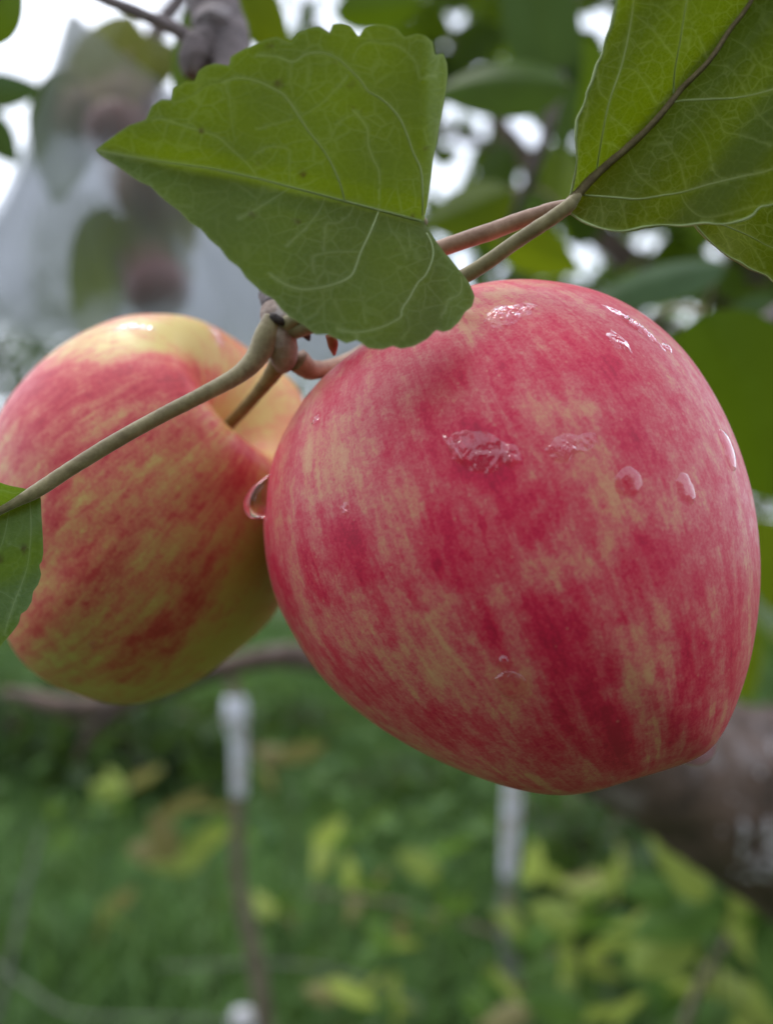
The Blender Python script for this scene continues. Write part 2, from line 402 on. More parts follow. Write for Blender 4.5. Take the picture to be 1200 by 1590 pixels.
# ================================================================== GROUND, AIR AND FAR THINGS
t = NT('soil_and_moss'); o_ = t.obj()
f = t.math('ADD', t.math('MULTIPLY', t.noise(o_, 2.2, 6, .65), .6), t.math('MULTIPLY', t.noise(o_, 19, 5, .6), .4))
colr = t.ramp(f, [(.34, (.02, .032, .008)), (.5, (.04, .07, .014)), (.68, (.08, .11, .03))])
M['ground'] = t.done(t.n('BsdfPrincipled', {'Base Color': colr, 'Roughness': .95, 'Normal': t.bump(f, .8, .03)}).outputs[0])
gx, gy = np.meshgrid(np.concatenate([[-200, -60], np.linspace(-14, 14, 60), [60, 200]]), np.concatenate([[-60, -10], np.linspace(-2, 26, 60), [60, 260]]), indexing='ij')
gz = .05*np.sin(gx*1.1+1)*np.cos(gy*.9)*(np.hypot(gx, gy) < 20)
nx, ny = gx.shape; I, J = np.meshgrid(np.arange(nx-1), np.arange(ny-1), indexing='ij'); I = I.ravel(); J = J.ravel()
GF = np.stack([I*ny+J, (I+1)*ny+J, (I+1)*ny+J+1, I*ny+J+1], 1)
def ground_z(x, y): return .05*np.sin(x*1.1+1)*np.cos(y*.9)
tag(mesh('ground', np.stack([gx.ravel(), gy.ravel(), gz.ravel()], 1), GF, M['ground'], origin=(0, 0, 0)), kind='structure')

def blades(n, xr, yr, h, wd, lean, rg):
    y = rg.uniform(yr[0], yr[1], n); x = rg.uniform(-1, 1, n)*(xr+y*.55)
    z = ground_z(x, y); hh = h*rg.uniform(.45, 1.25, n)*(1+.5*np.sin(x*2.3)*np.cos(y*1.9)); an = rg.uniform(0, 2*np.pi, n)
    ln = lean*rg.uniform(.2, 1.2, n); ww = wd*rg.uniform(.6, 1.4, n)
    ux, uy = np.cos(an), np.sin(an); V = []
    for k, tt in enumerate((0, .4, .75, 1.0)):
        cx = x+ux*ln*hh*tt**2; cy = y+uy*ln*hh*tt**2; cz = z+hh*tt*(1-.25*ln*tt); w_ = ww*(1, .95, .6, .03)[k]
        V.append(np.stack([cx-uy*w_, cy+ux*w_, cz], 1)); V.append(np.stack([cx+uy*w_, cy-ux*w_, cz], 1))
    V = np.stack(V, 1).reshape(-1, 3); b = np.arange(n)*8
    F = np.concatenate([np.stack([b+2*k, b+2*k+1, b+2*k+3, b+2*k+2], 1) for k in range(3)])
    tint = np.repeat(np.clip(rg.normal(.45, .3, n)+.25*np.sin(x*3.1+y), 0, 1), 8)
    return V, F, tint
M['grass'] = plain_leaf('grass_blades', (.045, .105, .022), (.13, .25, .06), (.13, .22, .04), .35, .2)
V, F, ti = blades(60000, .5, (1.2, 8), .19, .0042, .9, RNG)
tag(mesh('grass', V, F, M['grass'], origin=(0, 0, 0), attrs={'tint': ('FLOAT', ti)}, smooth=False), 'long deep green grass and herbs under the tree', 'grass', kind='stuff')

def leaf_cards(centers, size, normals, rg, mat_name=None, curl=.25, aspect=.62):
    """each leaf: an eight point oval blade folded along its midrib"""
    n = len(centers); size = np.broadcast_to(size, n)
    nrm = normals/np.linalg.norm(normals, axis=1)[:, None]; r = rg.normal(size=(n, 3))
    t1 = np.cross(nrm, r); t1 /= np.linalg.norm(t1, axis=1)[:, None]; t2 = np.cross(nrm, t1)
    prof = [(-.5, 0), (-.32, .30), (-.05, .40), (.25, .28), (.5, 0), (.25, -.28), (-.05, -.40), (-.32, -.30), (-.1, 0), (.15, 0)]
    V = []
    for a_, b_ in prof:
        V.append(centers+t1*(a_*size)[:, None]+t2*(b_*size*aspect/.62)[:, None]+nrm*((abs(b_)*curl-a_*a_*curl*.8)*size)[:, None])
    V = np.stack(V, 1).reshape(-1, 3); b = np.arange(n)*10
    quads = [(0, 1, 8, 8), (1, 2, 9, 8), (2, 3, 9, 9), (3, 4, 9, 9)]
    F = []
    for q_ in [(0, 1, 8), (1, 2, 8), (2, 9, 8), (2, 3, 9), (3, 4, 9), (4, 5, 9), (5, 6, 9), (6, 8, 9), (6, 7, 8), (7, 0, 8)]:
        F.append(np.stack([b+q_[0], b+q_[1], b+q_[2]], 1))
    return V, np.concatenate(F)
M['cover'] = plain_leaf('herb_leaves', (.05, .115, .025), (.155, .27, .065), (.15, .24, .04), .4, .3)
n = 6500
y = RNG.uniform(1.2, 7, n); x = RNG.uniform(-1, 1, n)*(.5+y*.55); patch = np.sin(x*2.7+1)*np.cos(y*2.1)+.6*np.sin(x*6+y*5)
keep = patch > RNG.uniform(-1.4, .8, n); x, y = x[keep], y[keep]; n = len(x)
cen = np.stack([x, y, ground_z(x, y)+RNG.uniform(.03, .20, n)], 1)
nr = RNG.normal(size=(n, 3))*.55+[0, -.25, 1]
V, F = leaf_cards(cen, RNG.uniform(.035, .085, n), nr, RNG)
tag(mesh('ground_cover', V, F, M['cover'], origin=(0, 0, 0), attrs={'tint': ('FLOAT', np.repeat(np.clip(RNG.normal(.3, .2, n)+.35*np.sin(x*5.3+y*1.7)*np.sin(y*4.1)+.06*x, 0, 1), 10))}),
    'low broad-leaved herbs growing among the grass', 'ground cover', kind='stuff')

# trees ----------------------------------------------------------------
M['bark_tree'] = bark_mat('tree_bark', (.022, .014, .010), (.155, .095, .070), 34, lichen=(.20, .16, .15), bumpd=.012)
M['crown_a'] = plain_leaf('crown_leaves_mid', (.05, .09, .016), (.10, .16, .025), (.16, .24, .012), .48, .25)
M['crown_b'] = plain_leaf('crown_leaves_dark', (.03, .06, .018), (.07, .11, .035), (.08, .14, .02), .4, .1)
def far_tree(x, y, h, cr, label, mat, dens=2600, group=None, rg=None):
    rg = np.random.default_rng(int(abs(x*31+y*17))+3)
    root = empty('tree', (x, y, 0), label, 'tree', group)
    parts = [tube([(x, y, -.1), (x+.1, y, h*.3), (x-.05, y+.1, h*.6), (x+.1, y, h*.9)], [.16, .12, .08, .02], 24, 10, .06)]
    for k in range(7):
        a_ = rg.uniform(0, 6.28); zb = h*rg.uniform(.2, .6); l_ = cr*rg.uniform(.6, 1)
        parts.append(tube([(x, y, zb), (x+math.cos(a_)*l_*.5, y+math.sin(a_)*l_*.5, zb+l_*.35), (x+math.cos(a_)*l_, y+math.sin(a_)*l_, zb+l_*.8)], [.06, .04, .01], 12, 6))
    V, F = merge(parts); mesh('trunk', V, F, M['bark_tree'], root)
    cl = rg.normal(size=(26, 3)); cl /= np.linalg.norm(cl, axis=1)[:, None]; cl *= rg.uniform(.35, 1, (26, 1))*[cr, cr, h*.38]; cl += [x, y, h*.58]
    ci = cl[rg.integers(0, 26, dens)]+rg.normal(size=(dens, 3))*cr*.24
    ci[:, 2] = np.maximum(ci[:, 2], .25)
    V, F = leaf_cards(ci, rg.uniform(.10, .2, dens), rg.normal(size=(dens, 3))+[0, 0, .6], rg)
    mesh('crown', V, F, mat, root, attrs={'tint': ('FLOAT', np.repeat(rg.uniform(0, 1, dens), 10))})
for i, (x, y, h, cr, lb) in enumerate([
        (-5.0, 11, 4.0, 2.2, 'dark bushy tree far off at the left edge behind the plastic cover'),
        (-2.4, 13, 3.0, 2.1, 'low dark tree beyond the grass behind the striped yellow apple'),
        (.2, 14, 3.3, 2.3, 'rounded green tree far beyond the grass between the two apples'),
        (3.6, 12.5, 4.2, 2.4, 'tall green tree far off behind the large red apple'),
        (7.2, 12, 4.0, 2.4, 'broad dark tree in the far distance at the right edge')]):
    far_tree(x, y, h, cr, lb, M['crown_b'] if i % 2 == 0 else M['crown_a'], group='trees beyond the grass')

for x, y, h, cr, lb in [(-2.6, -3.2, 3.4, 1.5, 'unseen tree added behind the viewer to the left to block sky light'), (.3, -3.6, 3.7, 1.6, 'unseen tree added straight behind the viewer to block sky light'), (3.0, -3.0, 3.3, 1.5, 'unseen tree added behind the viewer to the right to block sky light')]:  # unseen trees added behind the camera to darken reflections and front fill
    far_tree(x, y, h, cr, lb, M['crown_a'], 3000, group='unseen trees added behind the viewer as sky blockers')

def bush(px_, py_top, d_, wd_, lb, mat, dens, seed):
    rg = np.random.default_rng(seed); x = (px_-600)/FPX*d_; h = max(.12, CAMZ+(795-py_top)/FPX*d_); root = empty('bush', (x, d_, 0), lb, 'bush', 'low dark bushes in the grass')
    parts = [tube([(x, d_, -.02), (x+rg.uniform(-.4, .4)*wd_, d_+rg.uniform(-.1, .1), h*.5), (x+rg.uniform(-1, 1)*wd_, d_+rg.uniform(-.2, .2), h*.95)], [.012, .008, .003], 14, 6, .05) for _ in range(9)]
    V, F = merge(parts); mesh('stems', V, F, M['bark_tree'], root)
    c_ = np.stack([x+rg.normal(0, .5, dens)*wd_, d_+rg.normal(0, .16, dens), h*rg.uniform(.1, 1, dens)**.8*(1-.1*rg.random(dens))], 1)
    V, F = leaf_cards(c_, rg.uniform(.04, .09, dens), rg.normal(size=(dens, 3))+[0, 0, .5], rg)
    mesh('foliage', V, F, mat, root, attrs={'tint': ('FLOAT', np.repeat(rg.uniform(0, .8, dens), 10))})
bush(60, 1060, 3.6, .42, 'dark tangled low bush in the grass at the left edge under the left apple', M['crown_b'], 620, 31)
bush(250, 1090, 3.3, .34, 'dark low bush between the left edge bush and the brown stake', M['crown_b'], 420, 32)
bush(440, 1100, 4.2, .30, 'small dark bush right behind the brown stake', M['crown_b'], 260, 33)
bush(930, 1255, 2.1, .16, 'dark green clump just below the thick limb and the big apple', M['crown_b'], 200, 34)
bush(720, 1200, 3.4, .40, 'dark low bush straight behind the grey stake', M['crown_b'], 300, 35)

# the apple tree the branches belong to ---------------------------------
tree = empty('apple_tree', (1.05, .95, 0), 'old apple tree with thick grey-brown limb and pale lichen at the right edge', 'tree')
limb = [P(1620, 1500, .95), P(1440, 1370, .87), P(1210, 1255, .78), P(1020, 1180, .74), P(800, 1100, .73), P(620, 1050, .74), P(480, 1020, .76), P(400, 1024, .78), P(300, 1050, .80)]
V, F = tube(limb, [.12, .105, .080, .052, .030, .017, .0105, .0085, .007], 90, 28, .035, 3); mesh('limb', V, F, M['bark_tree'], tree)
V, F = tube([P(1620, 1500, .95)+[.45, .3, -.62], P(1620, 1500, .95)+[.27, .2, -.2], P(1620, 1500, .95), P(1440, 1370, .87)], [.17, .15, .13, .10], 40, 28, .03, 5); mesh('trunk', V, F, M['bark_tree'], tree)
V, F = merge([tube([P(360, 1036, .79), P(220, 1080, .84), P(120, 1098, .88), P(10, 1075, .92)], [.007, .008, .010, .005], 30, 10, .08, 4),
              tube([P(220, 1080, .84), P(150, 1130, .86), P(120, 1180, .88)], [.006, .006, .003], 18, 8, .08, 6)])
mesh('side_branch', V, F, M['bark_tree'], tree)
V, F = merge([tube([P(1620, 1480, 1.1)+[.1, 0, 0], P(1400, 900, 1.25), P(1210, 500, 1.2), P(1000, 420, 1.3), P(820, 250, 1.5), P(700, 60, 1.7), P(600, -200, 1.8)], [.06, .05, .032, .022, .016, .012, .008], 80, 14, .08, 7),
              tube([P(1210, 500, 1.2), P(1120, 560, 1.1), P(1060, 640, 1.15)], [.018, .012, .006], 20, 10, .08, 8),
              tube([P(1120, 455, 1.25), P(1250, 250, 1.3), P(1300, 0, 1.4)], [.022, .018, .012], 20, 10, .08, 9),
              tube([P(820, 250, 1.5), P(600, 150, 1.6), P(420, -50, 1.8)], [.010, .008, .005], 20, 8, .08, 9)])
mesh('upper_limb', V, F, M['bark_tree'], tree)
def in_gap(q, gaps):
    m = np.zeros(len(q), bool)
    for gx_, gy_, gr_ in gaps: m |= np.hypot(q[:, 0]-gx_, q[:, 1]-gy_) < gr_
    return m
# leaves of the crown stand in sprays round the upper limbs
nsp = 160; spray = []
while len(spray) < nsp:
    px_, py_ = RNG.uniform(380, 1500), RNG.uniform(-500, 560); d_ = RNG.uniform(1.0, 2.6)
    if px_ < 560 and py_ > 20: continue
    if py_ > 300 and px_ < 1050 and RNG.random() < .5: continue
    spray.append(P(px_, py_, d_))
spray = np.array(spray); k = 15; cen = np.repeat(spray, k, 0)+RNG.normal(size=(nsp*k, 3))*[.075, .09, .06]
qq = proj(cen); GAPS = [(712, 40, 36), (735, 225, 30), (815, 222, 30), (690, 265, 22), (940, 35, 34), (925, 385, 36), (1078, 468, 30), (520, 12, 36), (450, 30, 20), (640, 20, 30), (1000, 372, 20)]
cen = cen[~in_gap(qq, GAPS)]; n = len(cen)
V, F = leaf_cards(cen, RNG.uniform(.05, .085, n), RNG.normal(size=(n, 3))+[0, -.2, .8], RNG)
mesh('crown', V, F, M['crown_a'], tree, attrs={'tint': ('FLOAT', np.repeat(np.clip(RNG.normal(.5, .3, n), 0, 1), 10))})

# leaf blade of a background branch: broad oval apple leaf with a fold, built in its own plane
def bg_leaf(parent, cx, cy, d, length, width, ang, mat, tilt=(0, 0), label=None, seed=0, tint=.5):
    """centre pixel, distance, length and width in pixels, ang = direction of the tip in the photograph (degrees, 0 right, 90 up)"""
    C = P(cx, cy, d); L_ = length/FPX*d; W_ = width/FPX*d
    n1, n2 = 26, 11; s_ = np.linspace(0, 1, n1); c = np.linspace(-1, 1, n2); S, Cc = np.meshgrid(s_, c, indexing='ij')
    prof = np.sin(np.pi*np.clip(S, 0, 1)**.8)**.75*(1-.12*S); ser = 1+.035*np.abs(np.sin(S*38+seed))*(np.abs(Cc) > .95)
    X = (S-.5)*L_; Y = Cc*prof*W_/2*ser; Z = -np.abs(Y)*.35+.10*L_*np.sin(S*3+seed)*.5-.15*L_*(S-.4)**2
    a_ = R(ang); ux = np.array([math.cos(a_), 0, math.sin(a_)]); vy = np.array([-math.sin(a_), 0, math.cos(a_)]); nz = np.array([0, -1.0, 0])
    Rm = Matrix.Rotation(R(tilt[0]), 3, Vector(ux)) @ Matrix.Rotation(R(tilt[1]), 3, Vector(vy))
    Vv = X[..., None]*ux+Y[..., None]*vy+Z[..., None]*nz; Vv = Vv.reshape(-1, 3)@np.array(Rm).T+C
    I, J = np.meshgrid(np.arange(n1-1), np.arange(n2-1), indexing='ij'); I = I.ravel(); J = J.ravel()
    Fv = np.stack([I*n2+J, (I+1)*n2+J, (I+1)*n2+J+1, I*n2+J+1], 1)
    o = mesh('leaf', Vv, Fv, mat, parent, attrs={'tint': ('FLOAT', np.full(len(Vv), tint))})
    if label: o['label'] = label
    return o, Vv[n2//2]
M['bgl_dark'] = plain_leaf('leaf_behind_dark', (.045, .085, .010), (.065, .12, .013), (.13, .20, .005), .42, 1)
M['bgl_blue'] = plain_leaf('leaf_behind_bluish', (.055, .10, .04), (.075, .13, .055), (.10, .16, .03), .35, 1)
M['bgl_yell'] = plain_leaf('leaf_behind_yellow_green', (.08, .13, .010), (.13, .19, .012), (.22, .28, .008), .5, 1)
M['bgl_olive'] = plain_leaf('leaf_behind_olive', (.15, .16, .04), (.20, .21, .06), (.26, .27, .05), .45, 1)
def leafy_branch(label, stem, rad, leaves, group='leafy branches behind the apples'):
    root = empty('leafy_branch', stem[0], label, 'branch', group)
    V, F = tube(stem, rad, 40, 10, .05, 2); mesh('twig', V, F, M['bark_dark'], root)
    st = catmull(np.array(stem), 60)
    for i, (cx, cy, d, ln, wd, an, mt, tl, tn) in enumerate(leaves):
        o, base = bg_leaf(root, cx, cy, d, ln, wd, an, M[mt], tl, None, i, tn)
        near = st[np.argmin(np.linalg.norm(st-base, axis=1))]
        V, F = tube([near, (near+base)/2+[0, 0, .004], base], [.0012, .001, .0009], 12, 6)
        pt = mesh('petiole', V, F, M['petiole'], o)
    return root
leafy_branch('out of focus twig with broad dark leaves above the big apple', [P(900, -150, .55), P(880, 40, .50), P(850, 200, .48), P(800, 330, .50), P(770, 420, .54)], [.005, .004, .003, .0022, .0015],
    [(775, 130, .44, 210, 130, 175, 'bgl_dark', (25, 10), .7), (845, 70, .48, 330, 120, -82, 'bgl_blue', (20, 20), .3), (915, 140, .52, 170, 110, -60, 'bgl_dark', (15, 10), .9),
     (725, 318, .50, 150, 110, 200, 'bgl_yell', (20, 0), .25), (835, 395, .52, 150, 85, -25, 'bgl_yell', (30, 10), .3), (875, 265, .50, 140, 70, 75, 'bgl_yell', (10, 30), .5)])
leafy_branch('out of focus twig with bluish and dark leaves right of the big apple', [P(1330, 380, .50), P(1230, 470, .47), P(1130, 520, .44), P(1000, 500, .43)], [.005, .004, .003, .0015],
    [(1005, 445, .42, 250, 95, 195, 'bgl_blue', (40, 5), .8), (1150, 640, .36, 340, 230, -70, 'bgl_dark', (20, 15), .5), (1165, 500, .48, 160, 70, 30, 'bgl_blue', (30, 10), .2),
     (1190, 880, .60, 160, 90, -80, 'bgl_yell', (20, 10), .3), (1130, 1010, .9, 190, 120, -70, 'bgl_yell', (20, 10), .8)])
leafy_branch('blurred leaves around the bark knob behind the tip of the front leaf', [P(420, -160, .34), P(430, -60, .33), P(400, 20, .31), P(330, 80, .30)], [.003, .0025, .002, .0012],
    [(405, 30, .30, 150, 78, -60, 'bgl_yell', (20, 10), .0), (290, 125, .29, 210, 62, -108, 'bgl_dark', (15, 25), .6), (590, 10, .7, 150, 70, 10, 'bgl_dark', (20, 5), .5)])
leafy_branch('dark leaves hanging at the top left edge', [P(-160, -120, .26), P(-70, -60, .25), P(-30, -20, .24)], [.003, .0022, .0015],
    [(-5, 12, .22, 130, 80, 60, 'bgl_dark', (15, 10), .9), (5, 140, .55, 130, 60, 5, 'bgl_blue', (20, 20), .0), (-10, 215, .6, 100, 70, -60, 'bgl_blue', (20, 20), .0)])

# the translucent plastic cover and what hangs under it -----------------
t = NT('cloudy_plastic'); o_ = t.obj()
fold = t.noise(t.n('VectorMath', {0: o_, 1: (22, 22, 5)}, operation='MULTIPLY').outputs[0], 1.0, 4, .55)
dif = t.n('BsdfDiffuse', {'Color': (.30, .31, .33, 1), 'Normal': t.bump(fold, .25, .01)}); trl = t.n('BsdfTranslucent', {'Color': (.30, .315, .35, 1)})
gl = t.n('BsdfGlossy', {'Color': (.8, .8, .8, 1), 'Roughness': .3, 'Normal': t.bump(fold, .6, .01)}); tp = t.n('BsdfTransparent', {'Color': (.92, .93, .95, 1)})
m1 = t.n('MixShader', {0: .5, 1: dif.outputs[0], 2: trl.outputs[0]}); m1 = t.n('MixShader', {0: .08, 1: m1.outputs[0], 2: gl.outputs[0]})
M['plastic'] = t.done(t.n('MixShader', {0: t.mr(fold, .3, .7, .52, .62), 1: tp.outputs[0], 2: m1.outputs[0]}).outputs[0])
def frosted(m_):
    # the near sheet also scatters what is seen through it
    c_ = m_.copy(); c_.name = 'cloudy_plastic_near'; nt = c_.node_tree
    tr_ = [n_ for n_ in nt.nodes if n_.type == 'BSDF_TRANSPARENT'][0]; outs = [l_.to_socket for l_ in tr_.outputs[0].links]
    rf = nt.nodes.new('ShaderNodeBsdfRefraction'); rf.inputs['IOR'].default_value = 1.22; rf.inputs['Roughness'].default_value = .42; rf.inputs['Color'].default_value = (.92, .93, .95, 1)
    mm = nt.nodes.new('ShaderNodeMixShader'); mm.inputs[0].default_value = .45; nt.links.new(tr_.outputs[0], mm.inputs[1]); nt.links.new(rf.outputs[0], mm.inputs[2])
    for o_ in outs: nt.links.new(mm.outputs[0], o_)
    for n_ in nt.nodes:
        if n_.type == 'MAP_RANGE': n_.inputs[3].default_value = .15; n_.inputs[4].default_value = .24
    return c_
M['plastic_near'] = frosted(M['plastic'])
def cover_sheet(outl, d0, back, name, parent, seed):
    """hanging sheet: apex at top, rippled skirt"""
    n1, n2 = 40, 60; Vv = []
    lft = resample(outl[0], 1); rgt = resample(outl[1], 1)
    lft = catmull(outl[0], n1); rgt = catmull(outl[1], n1)
    for i in range(n1):
        for j in range(n2):
            s_ = j/(n2-1); p_ = lft[i]*(1-s_)+rgt[i]*s_; k_ = i/(n1-1)
            dd = d0+back*math.sin(s_*math.pi)*k_**.6+.004*k_*math.sin(s_*13+seed+k_*2)+.001*math.sin(s_*47+seed)*k_
            Vv.append(P(p_[0], p_[1], dd))
    I, J = np.meshgrid(np.arange(n1-1), np.arange(n2-1), indexing='ij'); I = I.ravel(); J = J.ravel()
    Fv = np.stack([I*n2+J, (I+1)*n2+J, (I+1)*n2+J+1, I*n2+J+1], 1)
    return mesh(name, np.array(Vv), Fv, M['plastic_near' if name == 'front_sheet' else 'plastic'], parent)
cov = empty('plastic_cover', P(110, 20, .42), 'grey translucent plastic sheet hung like a tent over a branch at the upper left', 'plastic sheet')
cover_sheet(([(106, 22), (78, 110), (50, 190), (5, 300), (-60, 400), (-80, 460), (-90, 500)], [(116, 20), (175, 70), (260, 135), (350, 210), (470, 330), (580, 470), (620, 640)]), .42, -.05, 'front_sheet', cov, 0)
cover_sheet(([(106, 22), (84, 110), (60, 190), (20, 300), (-45, 400), (-70, 450), (-80, 490)], [(116, 20), (170, 70), (252, 135), (345, 212), (465, 335), (575, 475), (600, 600)]), .60, .06, 'back_sheet', cov, 2)
cover_sheet(([(106, 22), (82, 110), (58, 190), (15, 300), (-50, 400), (-70, 450), (-80, 490)], [(116, 20), (170, 70), (252, 135), (345, 212), (465, 335), (575, 475), (600, 600)]), .70, .05, 'rear_sheet', cov, 4)
leafy_branch('leafy twig seen through the cloudy plastic sheet at the left', [P(330, -60, .52), P(240, 60, .50), P(225, 220, .49), P(235, 380, .49), P(240, 500, .5)], [.005, .005, .006, .005, .003],
    [(150, 130, .47, 230, 150, -120, 'bgl_olive', (10, 10), .9), (85, 215, .47, 200, 140, -110, 'bgl_dark', (15, 20), .1), (220, 90, .48, 150, 110, 20, 'bgl_olive', (10, 20), .5),
     (140, 425, .46, 210, 130, -115, 'bgl_yell', (10, 20), .1), (235, 395, .47, 150, 110, -30, 'bgl_olive', (10, 20), .6), (250, 330, .47, 170, 130, -70, 'bgl_olive', (10, 20), .0)], group=None)

def simple_apple(cx, cy, d, rpx, axis, label, mat, blush, parent_grp=None, seed=1):
    ol = np.array([(cx+rpx*math.cos(a_)*(1+.03*math.cos(3*a_)), cy-rpx*.95*math.sin(a_)) for a_ in np.linspace(0, 2*math.pi, 40, endpoint=False)])
    A = apple(ol, (cx, cy), d, axis, rpx*d/FPX*.97, 60, 80, fit=4, seed=seed)
    root = empty('apple', A['C'], label, 'apple', parent_grp)
    nv = len(A['V']); bl = np.full(nv, blush)
    mesh('skin', A['V'], A['F'], mat, root, attrs={'streak': ('FLOAT_VECTOR', A['streak']), 'blush': ('FLOAT', bl), 'green': ('FLOAT', .3+.3*np.sin(A['LO'])) })
    pole = A['V'][0]; a_ = A['a']; V, F = tube([pole-a_*.002, pole+a_*.008, pole+a_*.022+[0, 0, .004]], [.0012, .001, .0013], 14, 8); mesh('stem', V, F, M['stalk'], root)
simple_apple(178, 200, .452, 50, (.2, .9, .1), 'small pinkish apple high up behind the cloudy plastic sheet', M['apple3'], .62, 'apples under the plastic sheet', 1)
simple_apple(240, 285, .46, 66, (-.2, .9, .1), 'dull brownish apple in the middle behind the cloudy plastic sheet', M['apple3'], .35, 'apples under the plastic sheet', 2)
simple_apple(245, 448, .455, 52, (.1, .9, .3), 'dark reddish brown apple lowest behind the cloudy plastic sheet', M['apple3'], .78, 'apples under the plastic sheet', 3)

# pale lichen crusts on the big limb
t = NT('lichen_crust'); o_ = t.obj(); f = t.noise(o_, 120, 5, .7)
M['lichen'] = t.done(t.n('BsdfPrincipled', {'Base Color': t.ramp(f, [(.35, (.22, .19, .19)), (.6, (.55, .52, .53))]), 'Roughness': .9, 'Normal': t.bump(f, .8, .004)}).outputs[0])
limb_o = [c_ for c_ in tree.children if c_.name.startswith('limb')][0]
LV = [Vector(v_.co)+limb_o.location+tree.location for v_ in limb_o.data.vertices]; LB = BVHTree.FromPolygons(LV, [tuple(p_.vertices) for p_ in limb_o.data.polygons])
for k_, (cx, cy, rx, ry) in enumerate([(1156, 1292, 10, 16), (1150, 1322, 7, 13), (1176, 1340, 14, 8), (1160, 1362, 9, 6), (1192, 1288, 8, 17), (1196, 1318, 9, 11), (1186, 1362, 12, 9), (1205, 1345, 10, 14), (1168, 1312, 4, 5), (1140, 1352, 4, 4), (1215, 1300, 12, 16), (1240, 1330, 20, 16), (1135, 1240, 4, 3), (1180, 1200, 5, 4), (1198, 1160, 5, 9), (1120, 1290, 3, 4)]):
    dirc = (Vector(P(cx, cy, 1.0))-Vector((0, 0, CAMZ))).normalized(); hit, nrm, _, _ = LB.ray_cast(Vector((0, 0, CAMZ)), dirc)
    if hit is None: continue
    rg = np.random.default_rng(k_); tu = Vector((1, 0, 0)); tu = (tu-nrm*tu.dot(nrm)).normalized(); tv = nrm.cross(tu); Vt = []; na = 28; f0 = rg.uniform(0, 6, 4)
    for i_ in range(7):
        for j_ in range(na):
            t_ = 2*math.pi*j_/na; w_ = (i_/6)*(1+.18*math.sin(2*t_+f0[0])+.15*math.sin(3*t_+f0[1])+.12*math.sin(7*t_+f0[2])); sc_ = hit.y/FPX
            p_ = hit+tu*(w_*rx*sc_*math.cos(t_))+tv*(w_*ry*sc_*math.sin(t_)); loc, nn, _, _ = LB.find_nearest(p_); Vt.append(np.array(loc+nn*(.0022*(1-(i_/6)**3)-.0004)))
    Fv = [(i_*na+j_, (i_+1)*na+j_, (i_+1)*na+(j_+1) % na, i_*na+(j_+1) % na) for i_ in range(6) for j_ in range(na)]
    mesh('lichen_patch', np.array(Vt), Fv, M['lichen'], tree)

# stakes, stalks, weeds --------------------------------------------------
t = NT('white_paint_worn'); o_ = t.obj(); f = t.noise(o_, 60, 5, .6)
M['white'] = t.done(t.n('BsdfPrincipled', {'Base Color': t.ramp(f, [(.36, (.36, .30, .26)), (.54, (.62, .63, .70))]), 'Roughness': .55}).outputs[0])
M['drystem'] = bark_mat('dry_stem', (.085, .065, .04), (.19, .155, .10), 45, bumpd=.001)
M['greystem'] = bark_mat('grey_dry_stem', (.09, .10, .075), (.18, .19, .14), 45, bumpd=.001)
d = 1.35; root = empty('stake', P(410, 1900, d)*[1, 1, 0], 'crooked brown stake with a white sleeve on its upper end, below the left apple', 'stake', 'white tipped stakes in the grass')
g0 = P(420, 1600, d); V, F = tube([[g0[0]+.01, d, 0], P(412, 1600, d), P(395, 1480, d), P(372, 1380, d), P(368, 1280, d), P(370, 1180, d), P(366, 1100, d), P(356, 1040, d), P(352, 1020, d)], [.014, .013, .012, .010, .0095, .009, .009, .009, .009], 60, 12, .06, 1); mesh('pole', V, F, M['drystem'], root)
V, F = merge([tube([P(371, 1235, d), P(371, 1160, d), P(368, 1120, d)], [.0100, .0115, .0125], 20, 16), tube([P(368, 1135, d), P(366, 1110, d), P(365, 1085, d)], [.014, .0178, .015], 14, 16)]); mesh('sleeve', V, F, M['white'], root)
d = 1.55; root = empty('stake', P(800, 1900, d)*[1, 1, 0], 'grey stake with a bright white upper part, below the big apple', 'stake', 'white tipped stakes in the grass')
V, F = tube([[P(805, 1600, d)[0], d, 0], P(803, 1590, d), P(785, 1450, d), P(790, 1350, d), P(795, 1180, d)], [.013, .013, .012, .012, .012], 40, 12, .05, 2); mesh('pole', V, F, M['greystem'], root)
V, F = tube([P(789, 1362, d), P(793, 1290, d), P(797, 1195, d)], [.0125, .0143, .0135], 20, 16); mesh('sleeve', V, F, M['white'], root)
d = 1.5; root = empty('stake', P(378, 1600, d)*[1, 1, 0], 'short stake with a small white tip at the bottom edge beside the brown stake', 'stake', 'white tipped stakes in the grass')
V, F = tube([[P(378, 1600, d)[0], d, 0], P(376, 1610, d)], [.010, .009], 10, 10); mesh('pole', V, F, M['greystem'], root)
V, F = tube([P(376, 1612, d), P(376, 1590, d), P(376, 1572, d)], [.018, .022, .017], 12, 14); mesh('tip', V, F, M['white'], root)

def dead_stem(pts, rad, label, mat):
    V, F = tube(pts, [r_*.45 for r_ in rad], 50, 8, .06, 5); tag(mesh('dry_stem', V, F, M[mat], origin=pts[0]), label, 'stem', 'dry stems in the grass')
dead_stem([P(-40, 1470, 1.5), P(40, 1530, 1.45), P(120, 1575, 1.42), P(300, 1582, 1.4), P(420, 1600, 1.4)], [.004, .005, .005, .0045, .004], 'grey dry stem arching across the bottom left corner', 'greystem')
dead_stem([P(480, 1385, 1.7), P(620, 1405, 1.7), P(770, 1450, 1.65), P(900, 1490, 1.6), P(1010, 1530, 1.6)], [.008, .009, .010, .008, .006], 'brownish grey dry stem lying across the grass under the big apple', 'drystem')
dead_stem([P(-10, 1600, 1.3), P(15, 1500, 1.3), P(40, 1380, 1.32), P(65, 1285, 1.35)], [.010, .009, .007, .003], 'pale slanting stem rising near the left edge', 'greystem')
